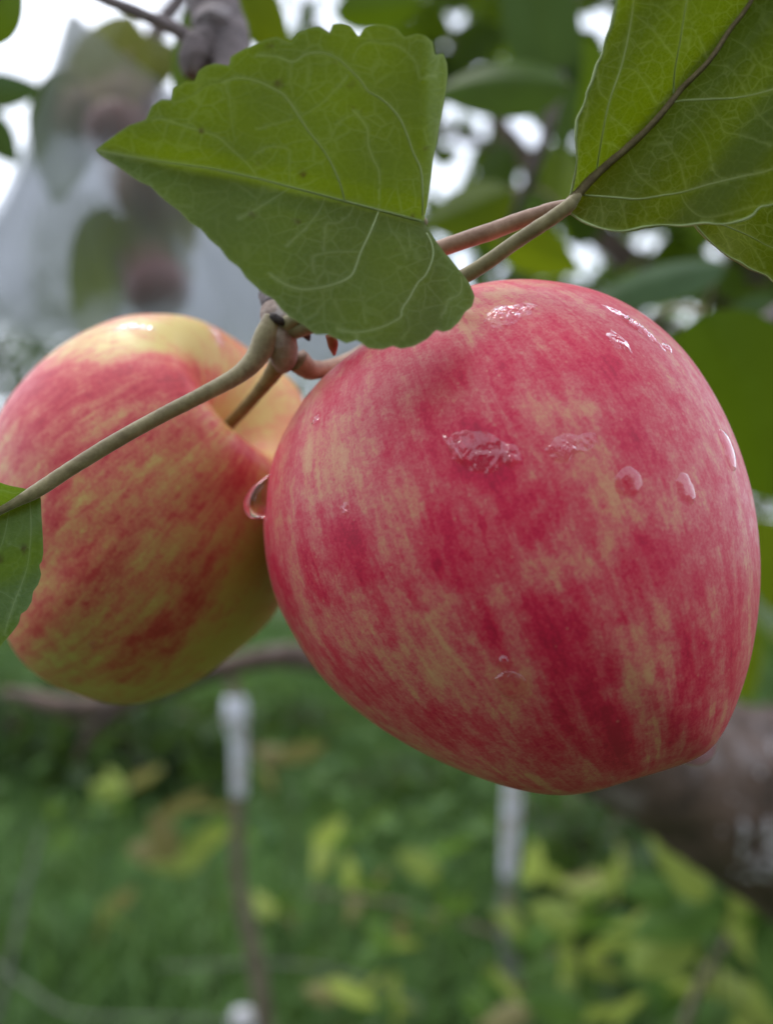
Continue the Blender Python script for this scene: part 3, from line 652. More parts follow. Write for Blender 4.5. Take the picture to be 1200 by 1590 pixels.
dead_stem([P(1060, 1600, 1.05), P(1080, 1545, 1.06), P(1110, 1490, 1.08), P(1150, 1430, 1.1)], [.013, .012, .010, .007], 'short pinkish brown stem among the yellow-green leaves at lower right', 'drystem')
dead_stem([P(570, 1600, 1.5), P(650, 1560, 1.5), P(480, 1500, 1.55), P(250, 1500, 1.6)], [.005, .005, .005, .004], 'thin grey dry stem low in the grass left of the big apple', 'greystem')

M['weedstem'] = bark_mat('weed_stem', (.05, .08, .02), (.10, .14, .04), 40)
M['weed_y'] = plain_leaf('weed_leaf_yellow_green', (.27, .35, .08), (.52, .55, .16), (.45, .55, .10), .4, .6)
M['weed_g'] = plain_leaf('weed_leaf_green', (.06, .14, .035), (.14, .24, .06), (.15, .26, .03), .4, .6)
M['weed_o'] = plain_leaf('weed_leaf_ochre', (.20, .17, .07), (.34, .32, .12), (.25, .23, .07), .35, .6)
def weed(label, d, stemtop, leaves, mat_stem='weedstem'):
    base = P(stemtop[0], 1590, d)*[1, 1, 0]; root = empty('weed', base, label, 'plant', 'leafy weeds in the grass')
    V, F = tube([base, base*.5+P(*stemtop, d)*.5+[.01, 0, 0], P(*stemtop, d)], [.0035, .003, .002], 24, 8, .05); mesh('stem', V, F, M[mat_stem], root)
    for i, (cx, cy, ln, wd, an, mt, tn) in enumerate(leaves):
        bg_leaf(root, cx, cy, d+((i*37) % 5-2)*.02, ln, wd, an, M[mt], (35+10*(i % 3), 12*(i % 4)-15), None, i, tn)
weed('large yellow-green plant with an ochre leaf at the lower right under the limb', 1.0, (1110, 1420),
     [(1060, 1345, 150, 75, 145, 'weed_y', .25), (1130, 1360, 150, 60, -20, 'weed_y', .2), (1105, 1405, 90, 55, -70, 'weed_o', .5), (1050, 1420, 170, 90, 200, 'weed_g', .9), (1160, 1460, 190, 110, -50, 'weed_y', .35),
      (1195, 1500, 180, 90, -80, 'weed_g', .9), (1020, 1385, 120, 60, 170, 'weed_g', .8), (1080, 1360, 80, 50, 80, 'weed_y', .6), (1200, 1430, 120, 90, 20, 'weed_g', .9), (1025, 1470, 130, 90, 220, 'weed_y', .0)])
weed('pale green weed with many small leaves right of the white-topped grey stake', 1.25, (900, 1430),
     [(860, 1420, 90, 50, 170, 'weed_y', .1), (920, 1440, 100, 60, 10, 'weed_g', .9), (960, 1470, 80, 50, -30, 'weed_y', .2), (850, 1450, 80, 45, 210, 'weed_g', .7), (930, 1400, 80, 40, 60, 'weed_g', .6), (985, 1440, 80, 50, 20, 'weed_y', .3), (1000, 1510, 90, 60, -40, 'weed_g', .8)])
weed('ochre-edged weed left of the big apple beside the brown stake', 1.5, (320, 1300),
     [(255, 1300, 90, 50, 120, 'weed_o', .1), (280, 1255, 100, 40, 30, 'weed_o', .0), (330, 1260, 90, 40, -20, 'weed_o', .2), (330, 1310, 110, 55, 20, 'weed_y', .1), (275, 1335, 90, 40, 200, 'weed_y', .2), (370, 1295, 80, 45, -10, 'weed_g', .9), (225, 1320, 60, 40, 170, 'weed_o', .4)])
weed('small bright yellow-green sprig below the left side of the big apple', 1.5, (505, 1300), [(512, 1295, 70, 45, 60, 'weed_y', .3), (495, 1335, 65, 42, -110, 'weed_y', .7), (530, 1310, 50, 30, 10, 'weed_g', .9)])
weed('yellow leaves at the bottom edge below the big apple', 1.4, (535, 1545), [(545, 1548, 90, 60, -10, 'weed_y', .9), (500, 1540, 60, 36, 170, 'weed_o', .6), (580, 1535, 60, 40, 30, 'weed_y', .3)])
weed('two-leaved pale sprig just right of the white part of the grey stake', 1.7, (840, 1345), [(830, 1340, 80, 45, 100, 'weed_y', .5), (855, 1365, 60, 40, -40, 'weed_y', .1), (815, 1360, 50, 30, 190, 'weed_g', .8)])
weed('green sprig under the lowest point of the big apple', 1.8, (670, 1340), [(650, 1340, 80, 45, 160, 'weed_y', .0), (700, 1320, 80, 40, 20, 'weed_g', .8), (660, 1370, 60, 40, -60, 'weed_g', .9)])
weed('brownish curled sprig against the grass left of the big apple', 2.2, (450, 1200), [(470, 1170, 80, 46, 30, 'weed_o', .0), (420, 1170, 60, 36, 160, 'weed_o', .0), (410, 1210, 50, 40, -80, 'weed_o', .8)])
weed('green weed with drooping leaves in the bottom right corner', 1.1, (900, 1570), [(860, 1560, 120, 60, 170, 'weed_g', .8), (930, 1580, 110, 60, 10, 'weed_y', .1), (780, 1580, 90, 50, 190, 'weed_o', .3), (980, 1575, 80, 50, 20, 'weed_y', .5), (740, 1555, 70, 40, 150, 'weed_g', .9)])
weed('low green weed standing in the grass right of the yellow leaves', 1.6, (600, 1460), [(590, 1450, 70, 40, 140, 'weed_g', 1), (625, 1470, 60, 40, 0, 'weed_y', .1), (570, 1480, 60, 36, 200, 'weed_g', .8), (625, 1440, 40, 30, 60, 'weed_o', .2)])

rgw = np.random.default_rng(21)
for px_, py_, d_, nl_, sz_, lb in [(820, 1440, 1.35, 9, 60, 'yellow-green weed right of the grey stake, its leaves over the long dry stem'), (760, 1520, 1.3, 7, 56, 'small pale weed low beside the foot of the grey stake'),
        (950, 1380, 1.6, 9, 60, 'green weed just under the dark limb right of the white stake part'), (1040, 1540, 1.2, 8, 80, 'leafy weed left of the pinkish brown stem in the bottom right'),
        (1165, 1560, 1.15, 8, 90, 'bright weed in the very corner at bottom right'), (890, 1500, 1.3, 9, 64, 'dense yellow-green weed between the dry stem and the bottom edge at right'),
        (560, 1380, 1.9, 7, 50, 'faint green weed in the middle of the grass below the big apple'), (690, 1430, 1.7, 7, 50, 'small weed with ochre leaf just left of the grey stake'),
        (1000, 1440, 1.4, 10, 70, 'pale weed with broad leaves left of the large yellow-green plant'), (430, 1420, 1.9, 6, 46, 'small green weed right of the brown stake low in the grass'),
        (1185, 1000, 2.2, 8, 60, 'yellow-green bush at the right edge beside the big apple'), (600, 1560, 1.5, 6, 50, 'green weed at the bottom edge right of the yellow leaves'),
        (150, 1420, 1.9, 7, 56, 'soft green weed in the grass at the left'), (200, 1230, 2.6, 7, 50, 'dark green weed further back at the left')]:
    lv = []
    for k_ in range(nl_):
        an_ = rgw.uniform(0, 360); rr_ = sz_*rgw.uniform(.3, 1.0)
        lv.append((px_+rr_*math.cos(R(an_)), py_-rr_*.6*math.sin(R(an_)), sz_*rgw.uniform(.8, 1.5), sz_*rgw.uniform(.45, .7), an_, ('weed_y' if rgw.random() < (.6 if px_ > 740 else .25) else 'weed_g') if rgw.random() > .1 else 'weed_o', rgw.uniform(0, 1)))
    weed(lb, d_, (px_, py_), lv)

# ================================================================== THE TWO APPLES
OL1 = np.array([(556, 541), (515, 572), (478, 612), (450, 655), (430, 695), (417, 740), (410, 790), (410, 840), (417, 890), (432, 940), (458, 990), (490, 1040), (535, 1088), (590, 1130),
    (650, 1166), (710, 1195), (770, 1218), (825, 1232), (870, 1236), (915, 1231), (960, 1218), (1010, 1204), (1055, 1190), (1095, 1172), (1122, 1140), (1142, 1100), (1162, 1040), (1174, 980),
    (1180, 920), (1180, 860), (1172, 790), (1158, 730), (1135, 665), (1105, 605), (1068, 550), (1020, 503), (970, 470), (915, 448), (860, 437), (805, 433), (755, 438), (715, 447), (670, 468), (610, 504)])
A1 = apple(OL1, (795, 840), .176, (-.40, .90, .0), .0425, 300, 420, cav=(.40, .30), cal=(.10, .30), fit=14, lobes=.012, seed=1)
q = A1['px']; fr = sm(A1['front'], -.25, .1); nv = len(q)
b = np.full(nv, .52)
for (cx, cy, rx, ry, an, s_) in [
        (742, 700, 60, 44, 12, .62), (690, 850, 34, 62, -20, .40), (800, 790, 80, 60, 15, .25), (745, 960, 22, 70, -25, .34), (775, 1000, 20, 60, -20, .25), (890, 1060, 48, 140, -32, .34),
        (895, 950, 16, 55, -15, .40), (845, 965, 14, 60, -30, .22), (1010, 870, 38, 60, 5, .28), (975, 620, 38, 150, -20, .22), (790, 560, 150, 60, 8, .20), (690, 590, 36, 80, -15, .14),
        (620, 640, 55, 60, 0, .12), (545, 850, 34, 62, -30, .34), (475, 830, 14, 90, -8, .22), (450, 930, 12, 80, -22, .22), (700, 1130, 60, 30, 20, .22), (850, 1140, 50, 34, 30, .26), (560, 1050, 70, 22, 38, .20),
        (1080, 960, 20, 120, -2, .26), (1050, 1100, 14, 70, 8, .30), (1090, 1090, 14, 80, 14, .30), (1135, 960, 16, 120, -3, .16), (1010, 1110, 12, 50, 10, .22), (960, 1150, 26, 60, -10, .26), (520, 620, 20, 60, 30, .22),
        (660, 740, 26, 60, -20, .20), (760, 870, 30, 50, -20, .15), (1060, 700, 24, 110, -18, .16), (950, 1010, 18, 60, -10, .12), (780, 870, 120, 30, 45, .1)]:
    b += .68*s_*blob(q, cx, cy, rx, ry, an, .55)*fr
for (cx, cy, rx, ry, an, s_) in [
        (520, 700, 60, 85, 10, .30), (480, 760, 30, 90, 0, .2), (875, 620, 85, 34, 0, .22), (700, 970, 46, 70, -25, .24), (775, 850, 30, 44, 20, .08), (650, 1040, 70, 44, 25, .26), (1000, 1060, 46, 70, 0, .20),
        (800, 900, 40, 30, 0, .18), (500, 600, 18, 40, 30, .2), (470, 1010, 26, 90, -30, .22), (560, 960, 70, 40, 35, .14), (745, 490, 60, 30, -40, .40), (940, 830, 40, 60, 0, .14), (1000, 780, 60, 40, 0, .14),
        (860, 880, 60, 20, 0, .14), (560, 1115, 100, 22, 36, .2), (920, 720, 50, 40, 0, .10), (700, 1180, 110, 16, 20, .16), (610, 760, 40, 70, -15, .10), (790, 1070, 50, 60, -20, .16)]:
    b -= .54*s_*blob(q, cx, cy, rx, ry, an, .55)*fr
grn = .55*np.exp(-(A1['TH']/.30)**2)+.5*np.exp(-((np.pi-A1['TH'])/.22)**2)*.3
apple1 = empty('apple', A1['C'], 'large crimson-streaked apple in front, wet with raindrops', 'apple')
o1 = mesh('skin', A1['V'], A1['F'], M['apple1'], apple1, attrs={'streak': ('FLOAT_VECTOR', A1['streak']), 'blush': ('FLOAT', b), 'green': ('FLOAT', grn)})
pole1 = A1['V'][0]; cal1 = A1['V'][-1]
V, F = tube([pole1-A1['a']*.002, pole1+A1['a']*.006, pole1+A1['a']*.014+[-.002, 0, 0], P(560, 548, .184), P(515, 570, .176), P(482, 574, .171), P(462, 560, .169)],
            [.0013, .0012, .0012, .0013, .0015, .0018, .0022], 50, 14, .03, 2); mesh('stem', V, F, M['stalk_pink'], apple1)
cp = []
for k in range(5):
    a_ = k*1.2566; e1 = A1['u']*math.cos(a_)+np.cross(A1['a'], A1['u'])*math.sin(a_); s0 = cal1+A1['a']*.0015
    cp.append(tube([s0+e1*.001, s0+e1*.0017-A1['a']*.0010, s0+e1*.0009-A1['a']*.0026], [.0006, .0005, .0002], 10, 6))
V, F = merge(cp); mesh('calyx', V, F, M['calyx'], apple1)

OL2 = np.array([(243, 487), (200, 489), (155, 503), (110, 526), (68, 557), (30, 597), (0, 640), (-18, 690), (-28, 750), (-28, 810), (-18, 880), (-5, 940), (12, 995), (40, 1034), (80, 1063), (125, 1080), (170, 1093), (215, 1094),
    (262, 1080), (310, 1056), (355, 1022), (395, 988), (430, 948), (458, 890), (478, 820), (488, 740), (485, 670), (468, 610), (440, 578), (405, 556), (370, 530), (330, 505), (290, 491)])
A2 = apple(OL2, (222, 795), .207, (.62, .66, -.36), .0350, 260, 360, cav=(.60, .37), cexp=2.0, cal=(.12, .3), fit=14, lobes=.014, seed=4)
q = A2['px']; fr = sm(A2['front'], -.3, .1); nv = len(q); b = np.full(nv, .42)
for (cx, cy, rx, ry, an, s_) in [(200, 590, 150, 34, -5, .32), (60, 640, 60, 60, -40, .28), (300, 600, 60, 30, 20, .26), (260, 650, 90, 40, -10, .12), (380, 720, 24, 60, 10, .30), (140, 870, 60, 40, -30, .18), (150, 700, 70, 24, -35, .16),
        (90, 780, 16, 50, 10, .25), (230, 800, 40, 30, 0, .12), (240, 1000, 60, 30, -10, .34), (330, 930, 40, 50, 10, .22), (170, 930, 50, 40, -20, .16), (280, 960, 60, 20, -20, .16), (390, 830, 20, 50, 10, .14), (330, 770, 30, 40, 0, .16), (90, 960, 60, 20, -20, .16), (300, 880, 60, 20, -30, .12), (370, 545, 40, 24, 40, .26), (450, 640, 30, 60, 0, .12), (190, 1050, 30, 20, 0, .2)]:
    b += .85*s_*blob(q, cx, cy, rx, ry, an, .6)*fr
for (cx, cy, rx, ry, an, s_) in [(200, 525, 120, 26, -10, .36), (310, 535, 60, 30, 20, .34), (250, 750, 70, 30, -20, .12), (240, 840, 60, 40, -20, .14), (130, 980, 70, 40, -10, .16), (190, 930, 60, 30, 0, .14), (380, 900, 50, 130, 20, .24), (300, 1030, 70, 40, -30, .12), (100, 1040, 60, 30, 20, .2), (400, 600, 60, 60, 40, .3), (200, 1080, 80, 20, 0, .2)]:
    b -= .8*s_*blob(q, cx, cy, rx, ry, an, .6)*fr
grn = np.clip(.6*blob(q, 400, 900, 60, 170, 25, .6)+.5*blob(q, 230, 1060, 200, 50, -15, .6)+.25*blob(q, 300, 900, 150, 140, 0, .7)+.15*blob(q, 120, 1000, 120, 60, 0, .6)+.75*np.exp(-(A2['TH']/.42)**2), 0, 1)
b -= .20*np.exp(-(A2['TH']/.5)**2)
apple2 = empty('apple', A2['C'], 'smaller yellow and red striped apple behind on the left', 'apple')
mesh('skin', A2['V'], A2['F'], M['apple2'], apple2, attrs={'streak': ('FLOAT_VECTOR', A2['streak']), 'blush': ('FLOAT', b), 'green': ('FLOAT', grn)})
pole2 = A2['V'][0]
print('pole2 px', proj(pole2[None]), pole2[1], 'pole1', proj(pole1[None]), pole1[1])
V, F = tube([pole2-A2['a']*.001, pole2*.5+P(375, 642, .19)*.5, P(385, 628, .183), P(410, 598, .176), P(430, 570, .170), P(438, 555, .168)], [.0012, .0012, .0012, .0013, .0017, .0022], 40, 12, .03, 3); mesh('stem', V, F, M['stalk'], apple2)

# ================================================================== THE FRUITING BRANCH AND ITS LEAVES
br = empty('apple_branch', P(430, 500, .168), 'knobbly fruiting spur between the apples with its twig, petioles and serrated leaves', 'branch')
V, F = tube([P(330, -120, .25), P(332, 0, .238), P(352, 70, .23), P(375, 170, .215), P(400, 300, .195), P(420, 420, .18), P(428, 480, .170)], [.0070, .0064, .0058, .0046, .0034, .0026, .0024], 90, 18, .05, 1)
tw = mesh('twig', V, F, M['bark_dark'], br)
V, F = merge([tube([P(345, 60, .230), P(318, 75, .226), P(302, 95, .223), P(298, 118, .222)], [.0042, .0045, .0036, .0018], 44, 24, .05, 12), tube([P(340, 40, .232), P(330, 52, .226)], [.0060, .0048], 12, 16, .03, 2)])
mesh('bark_knob', V, F, M['bark_dark'], br)
V, F = tube([P(305, 68, .226), P(270, 44, .226), P(215, 20, .228), P(150, -8, .232), P(60, -60, .24)], [.0024, .0016, .0014, .0014, .0012], 50, 10, .05, 3)
mesh('side_twig', V, F, M['bark_dark'], br)
V, F = tube([P(426, 478, .168), P(430, 495, .167), P(436, 525, .1665), P(440, 545, .167), P(440, 562, .168), P(438, 574, .169)], [.0024, .0028, .0027, .0026, .0022, .0012], 50, 20, .02, 4)
mesh('spur', V, F, M['bark_twig'], br)
V, F = tube([P(418, 488, .1650), P(426, 493, .1640), P(436, 499, .1637), P(446, 506, .1645)], [.0004, .0008, .0007, .0003], 20, 8, .05, 4); mesh('bud_scar', V, F, M['scar'], br)
V, F = tube([P(462, 505, .1665), P(472, 512, .166), P(480, 528, .168)], [.0010, .0012, .0003], 20, 12, .04, 9); mesh('bud', V, F, M['scar'], br)
V, F = tube([P(514, 520, .160), P(517, 535, .161), P(519, 550, .164)], [.0010, .0009, .0003], 16, 8, .02, 4); mesh('stipule', V, F, M['stipule'], br)

# front leaf
OM = [(148, 233), (165, 220), (200, 195), (215, 190), (223, 187), (227, 186), (235, 165), (250, 154), (267, 155), (270, 137), (290, 126), (302, 128), (308, 110), (320, 102), (335, 98), (356, 102), (358, 88), (375, 78), (392, 70), (412, 61), (430, 57), (453, 67),
      (462, 53), (478, 44), (495, 41), (511, 52), (516, 37), (530, 35), (545, 39), (557, 57), (566, 41), (582, 37), (600, 39), (616, 44), (628, 58), (637, 55), (646, 52), (660, 55), (672, 65), (675, 86),
      (688, 82), (694, 98), (695, 118), (692, 140), (688, 162), (683, 190), (678, 222), (672, 250), (668, 285), (664, 318), (658, 344), (672, 368), (690, 392), (712, 418), (729, 440), (737, 460), (733, 476), (722, 484),
      (714, 498), (700, 512), (687, 516), (677, 512), (664, 526), (642, 538), (622, 542), (610, 537), (594, 543), (572, 541), (554, 528), (538, 534), (520, 525), (508, 519), (490, 520), (473, 506), (450, 493), (436, 480), (424, 464), (409, 456), (398, 446),
      (382, 432), (372, 416), (355, 404), (342, 386), (325, 372), (312, 356), (296, 347), (280, 329), (262, 316), (247, 303), (235, 290), (216, 282), (196, 268), (172, 251), (157, 242)]
VM = [(3.6, [(657, 344), (600, 329), (550, 316), (500, 303), (450, 290), (400, 277), (330, 262), (260, 252), (200, 242), (152, 233)]),
      (2.4, [(535, 311), (528, 285), (515, 255), (500, 230), (480, 205), (465, 182), (445, 152), (425, 138), (400, 126), (370, 121), (345, 128)]),
      (2.2, [(588, 325), (589, 270), (580, 248), (572, 225), (570, 200), (555, 178), (548, 172)]), (1.5, [(553, 176), (535, 185), (520, 194)]),
      (2.4, [(656, 340), (656, 295), (653, 262), (642, 238), (627, 196), (610, 170), (590, 152), (572, 142), (560, 125), (543, 108), (525, 92), (500, 82), (475, 85), (455, 96), (430, 88), (400, 86)]),
      (2.0, [(400, 276), (385, 255), (360, 232), (340, 214), (320, 206), (285, 195), (250, 185), (238, 188)]), (1.6, [(450, 288), (449, 250), (448, 232), (420, 228), (395, 240)]),
      (1.7, [(548, 92), (556, 75), (572, 66), (595, 68), (612, 70), (632, 82), (645, 98), (652, 122), (665, 118), (676, 118)]), (1.6, [(470, 180), (500, 160), (520, 140), (540, 118)]), (1.5, [(455, 185), (430, 192), (400, 200)]),
      (1.3, [(345, 128), (320, 135), (300, 150), (270, 160)]), (1.3, [(365, 218), (360, 190), (358, 160), (350, 132)]), (1.3, [(455, 150), (450, 120), (452, 98)]),
      (2.0, [(450, 292), (425, 308), (398, 325), (370, 340)]), (2.0, [(505, 306), (497, 325), (480, 348), (462, 366), (445, 382)]), (1.6, [(550, 317), (543, 332), (525, 346), (508, 347), (505, 365), (502, 385)]),
      (2.5, [(588, 328), (575, 360), (560, 392), (550, 420), (540, 432), (520, 441), (495, 447), (468, 449), (440, 440), (418, 425)]), (1.7, [(560, 391), (525, 391), (500, 394), (486, 400), (487, 424)]),
      (2.4, [(662, 362), (670, 378), (672, 398), (662, 425), (648, 440), (636, 462), (624, 480), (622, 492), (600, 505), (575, 513), (550, 516), (525, 512)]), (1.9, [(716, 430), (717, 445), (712, 458), (696, 465), (692, 480), (685, 490)]),
      (1.3, [(600, 332), (606, 355), (620, 375), (632, 400)]), (1.3, [(632, 350), (636, 368), (637, 385)]), (1.3, [(468, 449), (466, 470), (462, 482)]), (1.2, [(563, 460), (564, 480), (568, 500)]), (1.2, [(632, 492), (635, 510), (625, 525)])]
def dm(x, y):
    s_ = side(x, y, (152, 233), (657, 344)); along = (x-152)/505
    base = .1335+.0065*along
    wav = .00055*np.sin(x*.03+y*.014+1)+.00012*np.sin(y*.06-x*.03)
    up = np.where(s_ > 0, -.000020*s_-.0012*sm(s_, 0, 40), .0)
    dn = np.where(s_ < 0, .000030*s_*(s_ > -999)+.0*s_, 0)
    dn = dn+np.where(s_ < 0, -.0010*sm(-s_, 0, 30), 0)
    roll = .005*sm(x, 655, 700)*(y < 345)+.004*sm(x, 680, 740)*(y >= 345)
    return base+up+dn+wav+roll
spotsM = [(a_, b_, c_*.72) for a_, b_, c_ in [(313, 204, 6), (470, 271, 8), (391, 333, 6), (461, 344, 6), (403, 250, 5), (432, 130, 9), (545, 130, 6), (660, 232, 4), (420, 70, 7), (640, 338, 5), (520, 100, 5)]]
lf = leaf_blade('leaf', OM, VM, dm, M['leaf_main'], br, spotsM, off=0.0); lf['label'] = 'broad folded green leaf with brown specks in front of both apples'
pm = np.array([(657, 344), (652, 352)]); 
pts = [P(657, 344, float(dm(np.array([656.]), np.array([344.]))[0])+.0004), P(640, 360, .146), P(560, 420, .153), P(480, 480, .161), P(440, 508, .166)]
V, F = tube(pts, [.0007, .0010, .0011, .0012, .0016], 40, 10, .03, 1); mesh('petiole', V, F, M['petiole'], lf)

# right leaf, seen from below
OR_ = [(884, 308), (889, 288), (894, 262), (896, 240), (893, 218), (895, 185), (907, 162), (911, 142), (921, 122), (924, 104), (934, 86), (939, 62), (948, 42), (957, 5), (958, -40), (975, -90), (1010, -140), (1080, -190), (1180, -225), (1270, -230), (1330, -190),
       (1350, -60), (1345, 60), (1325, 160), (1290, 240), (1240, 295), (1200, 318), (1178, 321), (1172, 332), (1150, 343), (1120, 349), (1092, 346), (1060, 351), (1030, 349), (1000, 352), (972, 359), (955, 359), (930, 354), (910, 347), (892, 336), (880, 326)]
VR = [(2.5, [(884, 318), (905, 290), (935, 262), (975, 228), (1010, 195), (1040, 160), (1060, 135), (1100, 95), (1130, 50), (1160, 10), (1210, -70), (1270, -200)]),
      (2.4, [(925, 270), (932, 225), (945, 160), (965, 100), (978, 40), (985, -10), (1000, -80)]), (2.6, [(1045, 145), (1047, 110), (1056, 60), (1065, 5), (1085, -80), (1110, -150)]),
      (2.8, [(1042, 160), (1060, 156), (1100, 154), (1140, 152), (1180, 144), (1230, 128), (1330, 90)]), (2.6, [(905, 303), (950, 306), (990, 309), (1030, 303), (1060, 298), (1100, 286), (1150, 274), (1200, 262), (1280, 225)]),
      (1.7, [(1056, 300), (1065, 318), (1085, 335), (1110, 336), (1150, 326), (1175, 320), (1200, 318)]), (1.6, [(908, 300), (897, 280), (898, 230), (903, 205), (912, 165)]), (1.6, [(945, 158), (930, 140), (928, 110)]),
      (1.5, [(960, 105), (985, 110), (1005, 135), (1020, 160), (1040, 150)]), (1.5, [(980, 20), (1000, 35), (1020, 55), (1045, 88)]), (1.4, [(1056, 45), (1075, 45), (1090, 70), (1098, 90)]),
      (1.5, [(1095, 160), (1115, 185), (1125, 205), (1150, 210), (1195, 225)]), (1.5, [(1020, 200), (1040, 230), (1055, 255), (1060, 275), (1065, 295)]), (1.4, [(975, 240), (985, 265), (1005, 285), (1030, 302)]),
      (1.4, [(1060, 175), (1085, 200), (1100, 230), (1110, 270), (1135, 278)]), (1.4, [(1135, 60), (1160, 75), (1180, 100), (1200, 108)]), (1.4, [(1100, 100), (1130, 105), (1150, 130), (1160, 150)]), (1.4, [(1160, 150), (1180, 180), (1200, 200)]),
      (1.3, [(990, 310), (1002, 330), (1005, 345), (1060, 348)]), (1.3, [(930, 304), (935, 330), (935, 350)]), (1.3, [(960, 307), (968, 330), (972, 352)]), (1.2, [(935, 170), (960, 190), (980, 210)]), (1.2, [(925, 220), (950, 225), (965, 235)]), (1.3, [(990, 5), (1020, 10), (1045, 30)])]
def dr(x, y):
    s_ = side(x, y, (884, 318), (1165, 5)); al = ((x-884)*.67+(318-y)*.74)
    return .1440-.000010*al-.000030*np.abs(s_)*(s_ > 0)-.000018*np.abs(s_)*(s_ <= 0)-.0012*sm(np.abs(s_), 0, 40)+.0009*np.sin(x*.04+y*.03)+.010*sm(x, 1200, 1350)
rl = leaf_blade('leaf', OR_, VR, dr, M['leaf_under'], br, (), edge_vein=.75, uvang=.75, off=5.0, margin=True); rl['label'] = 'large leaf seen from below with brown midrib and net of veins at the top right'
mp = catmull(np.array([(878, 322), (905, 291), (935, 262), (975, 228), (1010, 195), (1040, 160), (1060, 135), (1100, 95), (1130, 50), (1160, 10), (1210, -70)], float), 30)
pts = [P(x, y, float(dr(np.array([x]), np.array([y]))[0])-.0004) for x, y in mp]
V, F = tube(pts, np.interp(np.linspace(0, 1, 30), [0, .2, 1], [.00088, .00058, .00026]), 80, 10, .05, 3); mesh('midrib', V, F, M['rib'], rl)
V, F = tube([P(900, 302, .1437), P(890, 311, .1436), P(872, 328, .1438), P(800, 376, .146), P(722, 428, .149), P(640, 455, .153), P(540, 485, .159), P(452, 512, .166)], [.0004, .00082, .00108, .00112, .0012, .0013, .0014, .0018], 80, 14, .02, 4)
mesh('petiole', V, F, M['petiole'], rl)
# leaf behind it, lower right
OB = [(1070, 340), (1085, 358), (1098, 372), (1116, 388), (1134, 401), (1148, 407), (1156, 414), (1172, 421), (1190, 428), (1200, 438), (1225, 446), (1270, 440), (1330, 400), (1370, 330), (1380, 240), (1340, 180), (1260, 190), (1180, 230), (1110, 290)]
VB = [(2.4, [(1070, 335), (1110, 345), (1160, 365), (1200, 385), (1280, 410)]), (1.6, [(1120, 348), (1150, 330), (1190, 320)]), (1.6, [(1150, 362), (1175, 395), (1185, 415)]), (1.4, [(1110, 346), (1125, 370), (1135, 390)])]
bl_ = leaf_blade('leaf', OB, VB, lambda x, y: .152+.00002*(x-1080)+.0008*np.sin(x*.05), M['leaf_under'], br, (), edge_vein=.7, uvang=-.4, off=9.0, margin=True); bl_['label'] = 'partly hidden leaf below the large veined leaf at the right edge'
V, F = tube([P(1075, 338, .1525), P(960, 325, .1535), P(880, 322, .154), P(820, 338, .155), P(760, 360, .156), P(690, 384, .157), P(600, 420, .160), P(470, 500, .1675)], [.0009, .0011, .0012, .0013, .0014, .0014, .0014, .0018], 70, 14, .02, 4)
mesh('petiole', V, F, M['petiole_pink'], bl_)
# lower left leaf: two halves folded along the midrib
OLF = [(58, 762), (64, 772), (65, 800), (67, 830), (68, 858), (66, 872), (61, 877), (65, 892), (60, 908), (52, 918), (50, 934), (42, 948), (33, 953), (30, 968), (18, 984), (6, 997), (0, 1006), (-30, 1025), (-90, 1040), (-160, 1020), (-220, 960), (-230, 880), (-190, 820),
       (-120, 770), (-50, 745), (-10, 746), (0, 749), (15, 754), (42, 759)]
VL = [(3.4, [(60, 762), (30, 778), (0, 796), (-60, 830), (-140, 880), (-210, 930)]), (2.0, [(47, 772), (49, 810), (48, 840), (44, 875), (35, 905), (24, 932), (12, 968), (8, 985)]), (1.7, [(40, 762), (22, 766), (0, 761), (-40, 770)]),
      (1.6, [(15, 795), (5, 840), (-20, 900), (-60, 960)]), (1.2, [(47, 850), (30, 850), (12, 842)]), (1.2, [(24, 932), (5, 920), (-10, 915)])]
def dl(x, y):
    s_ = side(x, y, (-210, 930), (60, 762)); return .1500-.000055*np.abs(s_)*(s_ > 0)-.000028*np.abs(s_)*(s_ <= 0)+.0006*np.sin(y*.05+x*.02)
ll = leaf_blade('leaf', OLF, VL, dl, M['leaf_low'], br, [(38, 853, 6), (2, 868, 6)], edge_vein=.35, off=13.0); ll['label'] = 'serrated leaf hanging at the left edge with small dark blotches'
V, F = tube([P(-30, 810, .1500), P(20, 783, .1493), P(58, 762, .1495), P(110, 728, .151), P(180, 685, .153), P(250, 646, .156), P(320, 610, .159), P(370, 582, .162), P(398, 555, .1640), P(414, 522, .1650), P(426, 495, .1655)],
            [.0005, .0007, .0011, .00115, .0012, .0012, .0013, .0015, .0019, .0022, .0018], 110, 14, .015, 4); mesh('petiole', V, F, M['petiole'], ll)

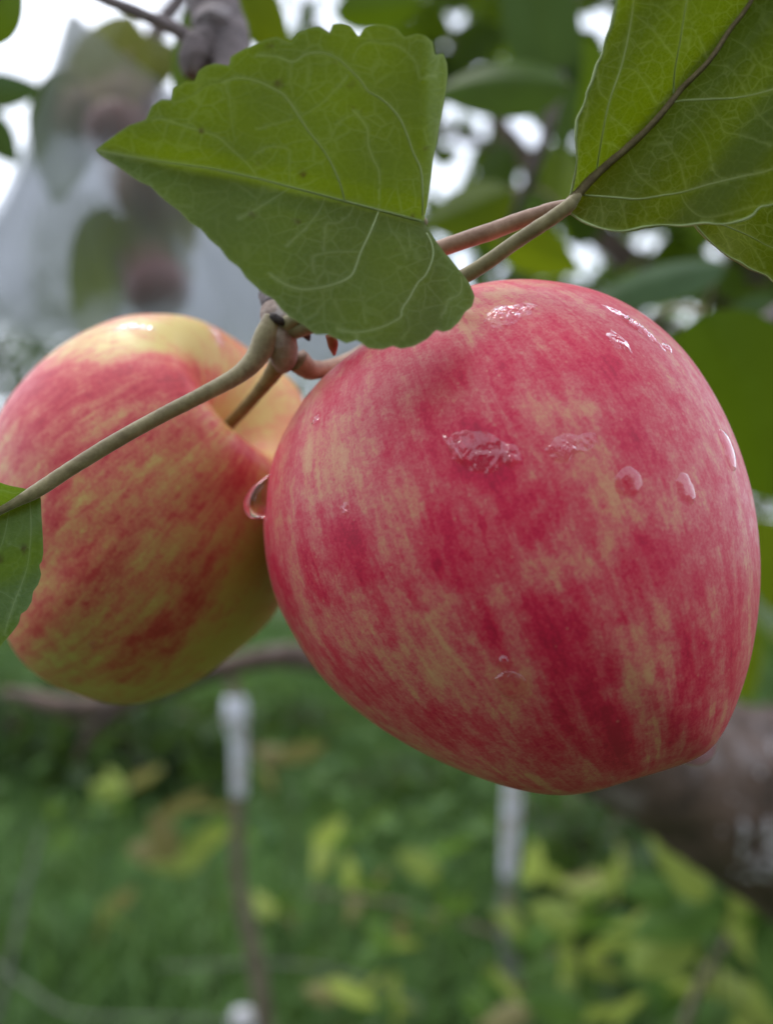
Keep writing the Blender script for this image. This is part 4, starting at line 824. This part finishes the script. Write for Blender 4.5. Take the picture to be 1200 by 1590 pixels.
# ================================================================== WATER ON THE APPLES
bv1 = BVHTree.FromPolygons([Vector(v) for v in A1['V']], A1['F']); bv2 = BVHTree.FromPolygons([Vector(v) for v in A2['V']], A2['F'])
def drop(bv, cx, cy, rx, ry, ang, H, label, ripple=0.0, seed=0, name='water_drop', sag=0.0, cat='water drop', rag=.08, pw=1.1, mt='film'):
    """rx, ry in pixels; the drop is a closed dome of water hugging the skin"""
    ripple = 0.0 if mt == 'bead' else ripple
    rg = np.random.default_rng(seed); o0 = Vector((0, 0, CAMZ)); dirc = (Vector(P(cx, cy, 1.0))-o0).normalized()
    hit, nrm, _, dist = bv.ray_cast(o0, dirc)
    if hit is None: hit, nrm, _, dist = bv.find_nearest(Vector(P(cx, cy, .172)))
    n = Vector(nrm); n = n if n.dot(dirc) < 0.3 else -n
    sc_ = hit.y/FPX; tu = Vector((1, 0, 0)); tu = (tu-n*tu.dot(n)).normalized(); tv = n.cross(tu)
    if tv.z < 0: tv = -tv
    a_ = R(ang); ax1 = tu*math.cos(a_)+tv*math.sin(a_); ax2 = -tu*math.sin(a_)+tv*math.cos(a_)
    nr, na = 22, 44; ph_ = rg.uniform(0, 6.28, 8); Vt, Vb = [], []
    for i in range(nr+1):
        rho = i/nr
        for j in range(na):
            t_ = 2*math.pi*j/na; w_ = 1+rag*(math.sin(2*t_+ph_[0])+.8*math.sin(3*t_+ph_[1])+.6*math.sin(5*t_+ph_[2])+.4*math.sin(8*t_+ph_[5]))
            x_ = rho*math.cos(t_)*rx*sc_*w_; y_ = rho*math.sin(t_)*ry*sc_*w_
            p_ = hit+ax1*x_+ax2*y_; loc, nn, _, _ = bv.find_nearest(p_); nn = nn if nn.dot(n) > 0 else -nn
            h_ = H*(max(0, 1-rho**2))**pw*(1-sag*(y_/(ry*sc_)))
            if ripple:
                h_ *= 1+ripple*(math.sin(x_*5200+ph_[3])*math.sin(y_*4300+ph_[4])+.7*math.sin((x_+y_)*9000+ph_[6])+.6*math.sin((x_-y_*1.3)*7000+ph_[7]))
            Vt.append(np.array(loc+nn*(h_-.00002 if rho > .999 else h_))); Vb.append(np.array(loc-nn*.00025))
    V = np.array(Vt+Vb); N = (nr+1)*na; F = []
    for i in range(nr):
        for j in range(na):
            a0, a1, b0, b1 = i*na+j, i*na+(j+1) % na, (i+1)*na+j, (i+1)*na+(j+1) % na
            F.append((a0, b0, b1, a1)); F.append((N+a0, N+a1, N+b1, N+b0))
    for j in range(na):
        F.append((nr*na+j, N+nr*na+j, N+nr*na+(j+1) % na, nr*na+(j+1) % na))
    o = mesh(name, V, F, M[mt], origin=V[0]); tag(o, label, cat, 'rainwater on the apples'); return o
drop(bv1, 742, 700, 52, 34, -14, .00022, 'broad film of water over the dark red patch high on the big apple', .10, 1, sag=.2, rag=.06, mt='film2')
drop(bv1, 703, 697, 8, 28, 32, .0012, 'slanted bright bead at the left end of the dark red patch', .1, 21, rag=.05, mt='bead', pw=.6)
drop(bv1, 792, 706, 14, 24, 20, .00040, 'small crinkled drop on the right side of the dark red patch of the big apple', .2, 2, rag=.1)
drop(bv1, 885, 692, 40, 22, 12, .00030, 'faint wrinkled water film right of the dark red patch', .38, 3, rag=.15)
drop(bv1, 975, 748, 25, 24, 0, .00055, 'round raindrop in the middle of the right half of the big apple', .1, 4, pw=.5, mt='bead', rag=.04)
drop(bv1, 1064, 758, 20, 24, 30, .00050, 'small raindrop with a slanted glint right of the round one', .1, 5, pw=.6, mt='bead')
drop(bv1, 1129, 700, 18, 34, 12, .00080, 'bright elongated raindrop near the right edge of the big apple', .1, 6, pw=.5, mt='bead')
drop(bv1, 793, 1062, 27, 25, 0, .0012, 'clear round drop low on the big apple below two small glints', .05, 7, sag=.3, rag=.03, pw=.5, mt='bead')
drop(bv1, 783, 1030, 11, 17, 12, .0011, 'small upright bead just above the clear round drop low on the big apple', 0, 17, rag=.03, pw=.6, mt='bead')
drop(bv1, 985, 505, 54, 12, -30, .00045, 'long wet streak on the upper right shoulder of the big apple', .4, 8, rag=.14)
drop(bv1, 960, 530, 16, 26, 30, .00030, 'short wet streak just under the long one on the shoulder', .35, 18, rag=.12)
drop(bv1, 1035, 540, 12, 10, -40, .0004, 'tiny drop at the lower end of the long wet streak', .2, 9)
drop(bv1, 790, 487, 46, 24, 20, .00045, 'wrinkled patch of water on top of the big apple beside the leaf', .42, 10, rag=.16)
drop(bv1, 490, 652, 9, 9, 0, .0003, 'tiny drop high on the pale left side of the big apple', .1, 11)
drop(bv1, 536, 790, 8, 12, 20, .0003, 'tiny drop on the pale patch in the left of the big apple', .1, 12)
drop(bv2, 208, 508, 36, 10, 8, .0004, 'white glinting water film on top of the yellow apple', .3, 14, rag=.12)
drop(bv2, 335, 520, 30, 9, -30, .0004, 'wet streak on the top right rim of the yellow apple', .3, 15, rag=.12)
drop(bv2, 150, 1002, 14, 8, 0, .0005, 'small drop low on the yellow apple', .1, 16)
def hanging(pts, rad, label):
    V, F = tube(pts, rad, 36, 28, 0, 1)
    tag(mesh('water_drop', V, F, M['bead' if 'bottom' in label else 'water'], origin=pts[0]), label, 'water drop', 'rainwater on the apples')
hanging([P(422, 735, .1705), P(412, 752, .1695), P(404, 768, .1690), P(401, 784, .1688), P(403, 797, .1690), P(406, 805, .1693)], [.0002, .0012, .0021, .0026, .0020, .0006], 'clear raindrop bulging from the left side of the big apple')
hanging([P(1045, 1176, .1725), P(1064, 1176, .1722), P(1084, 1174, .1720), P(1100, 1163, .1718), P(1112, 1142, .1718)], [.0003, .0012, .0017, .0013, .0003], 'raindrop hanging under the bottom right corner of the big apple')
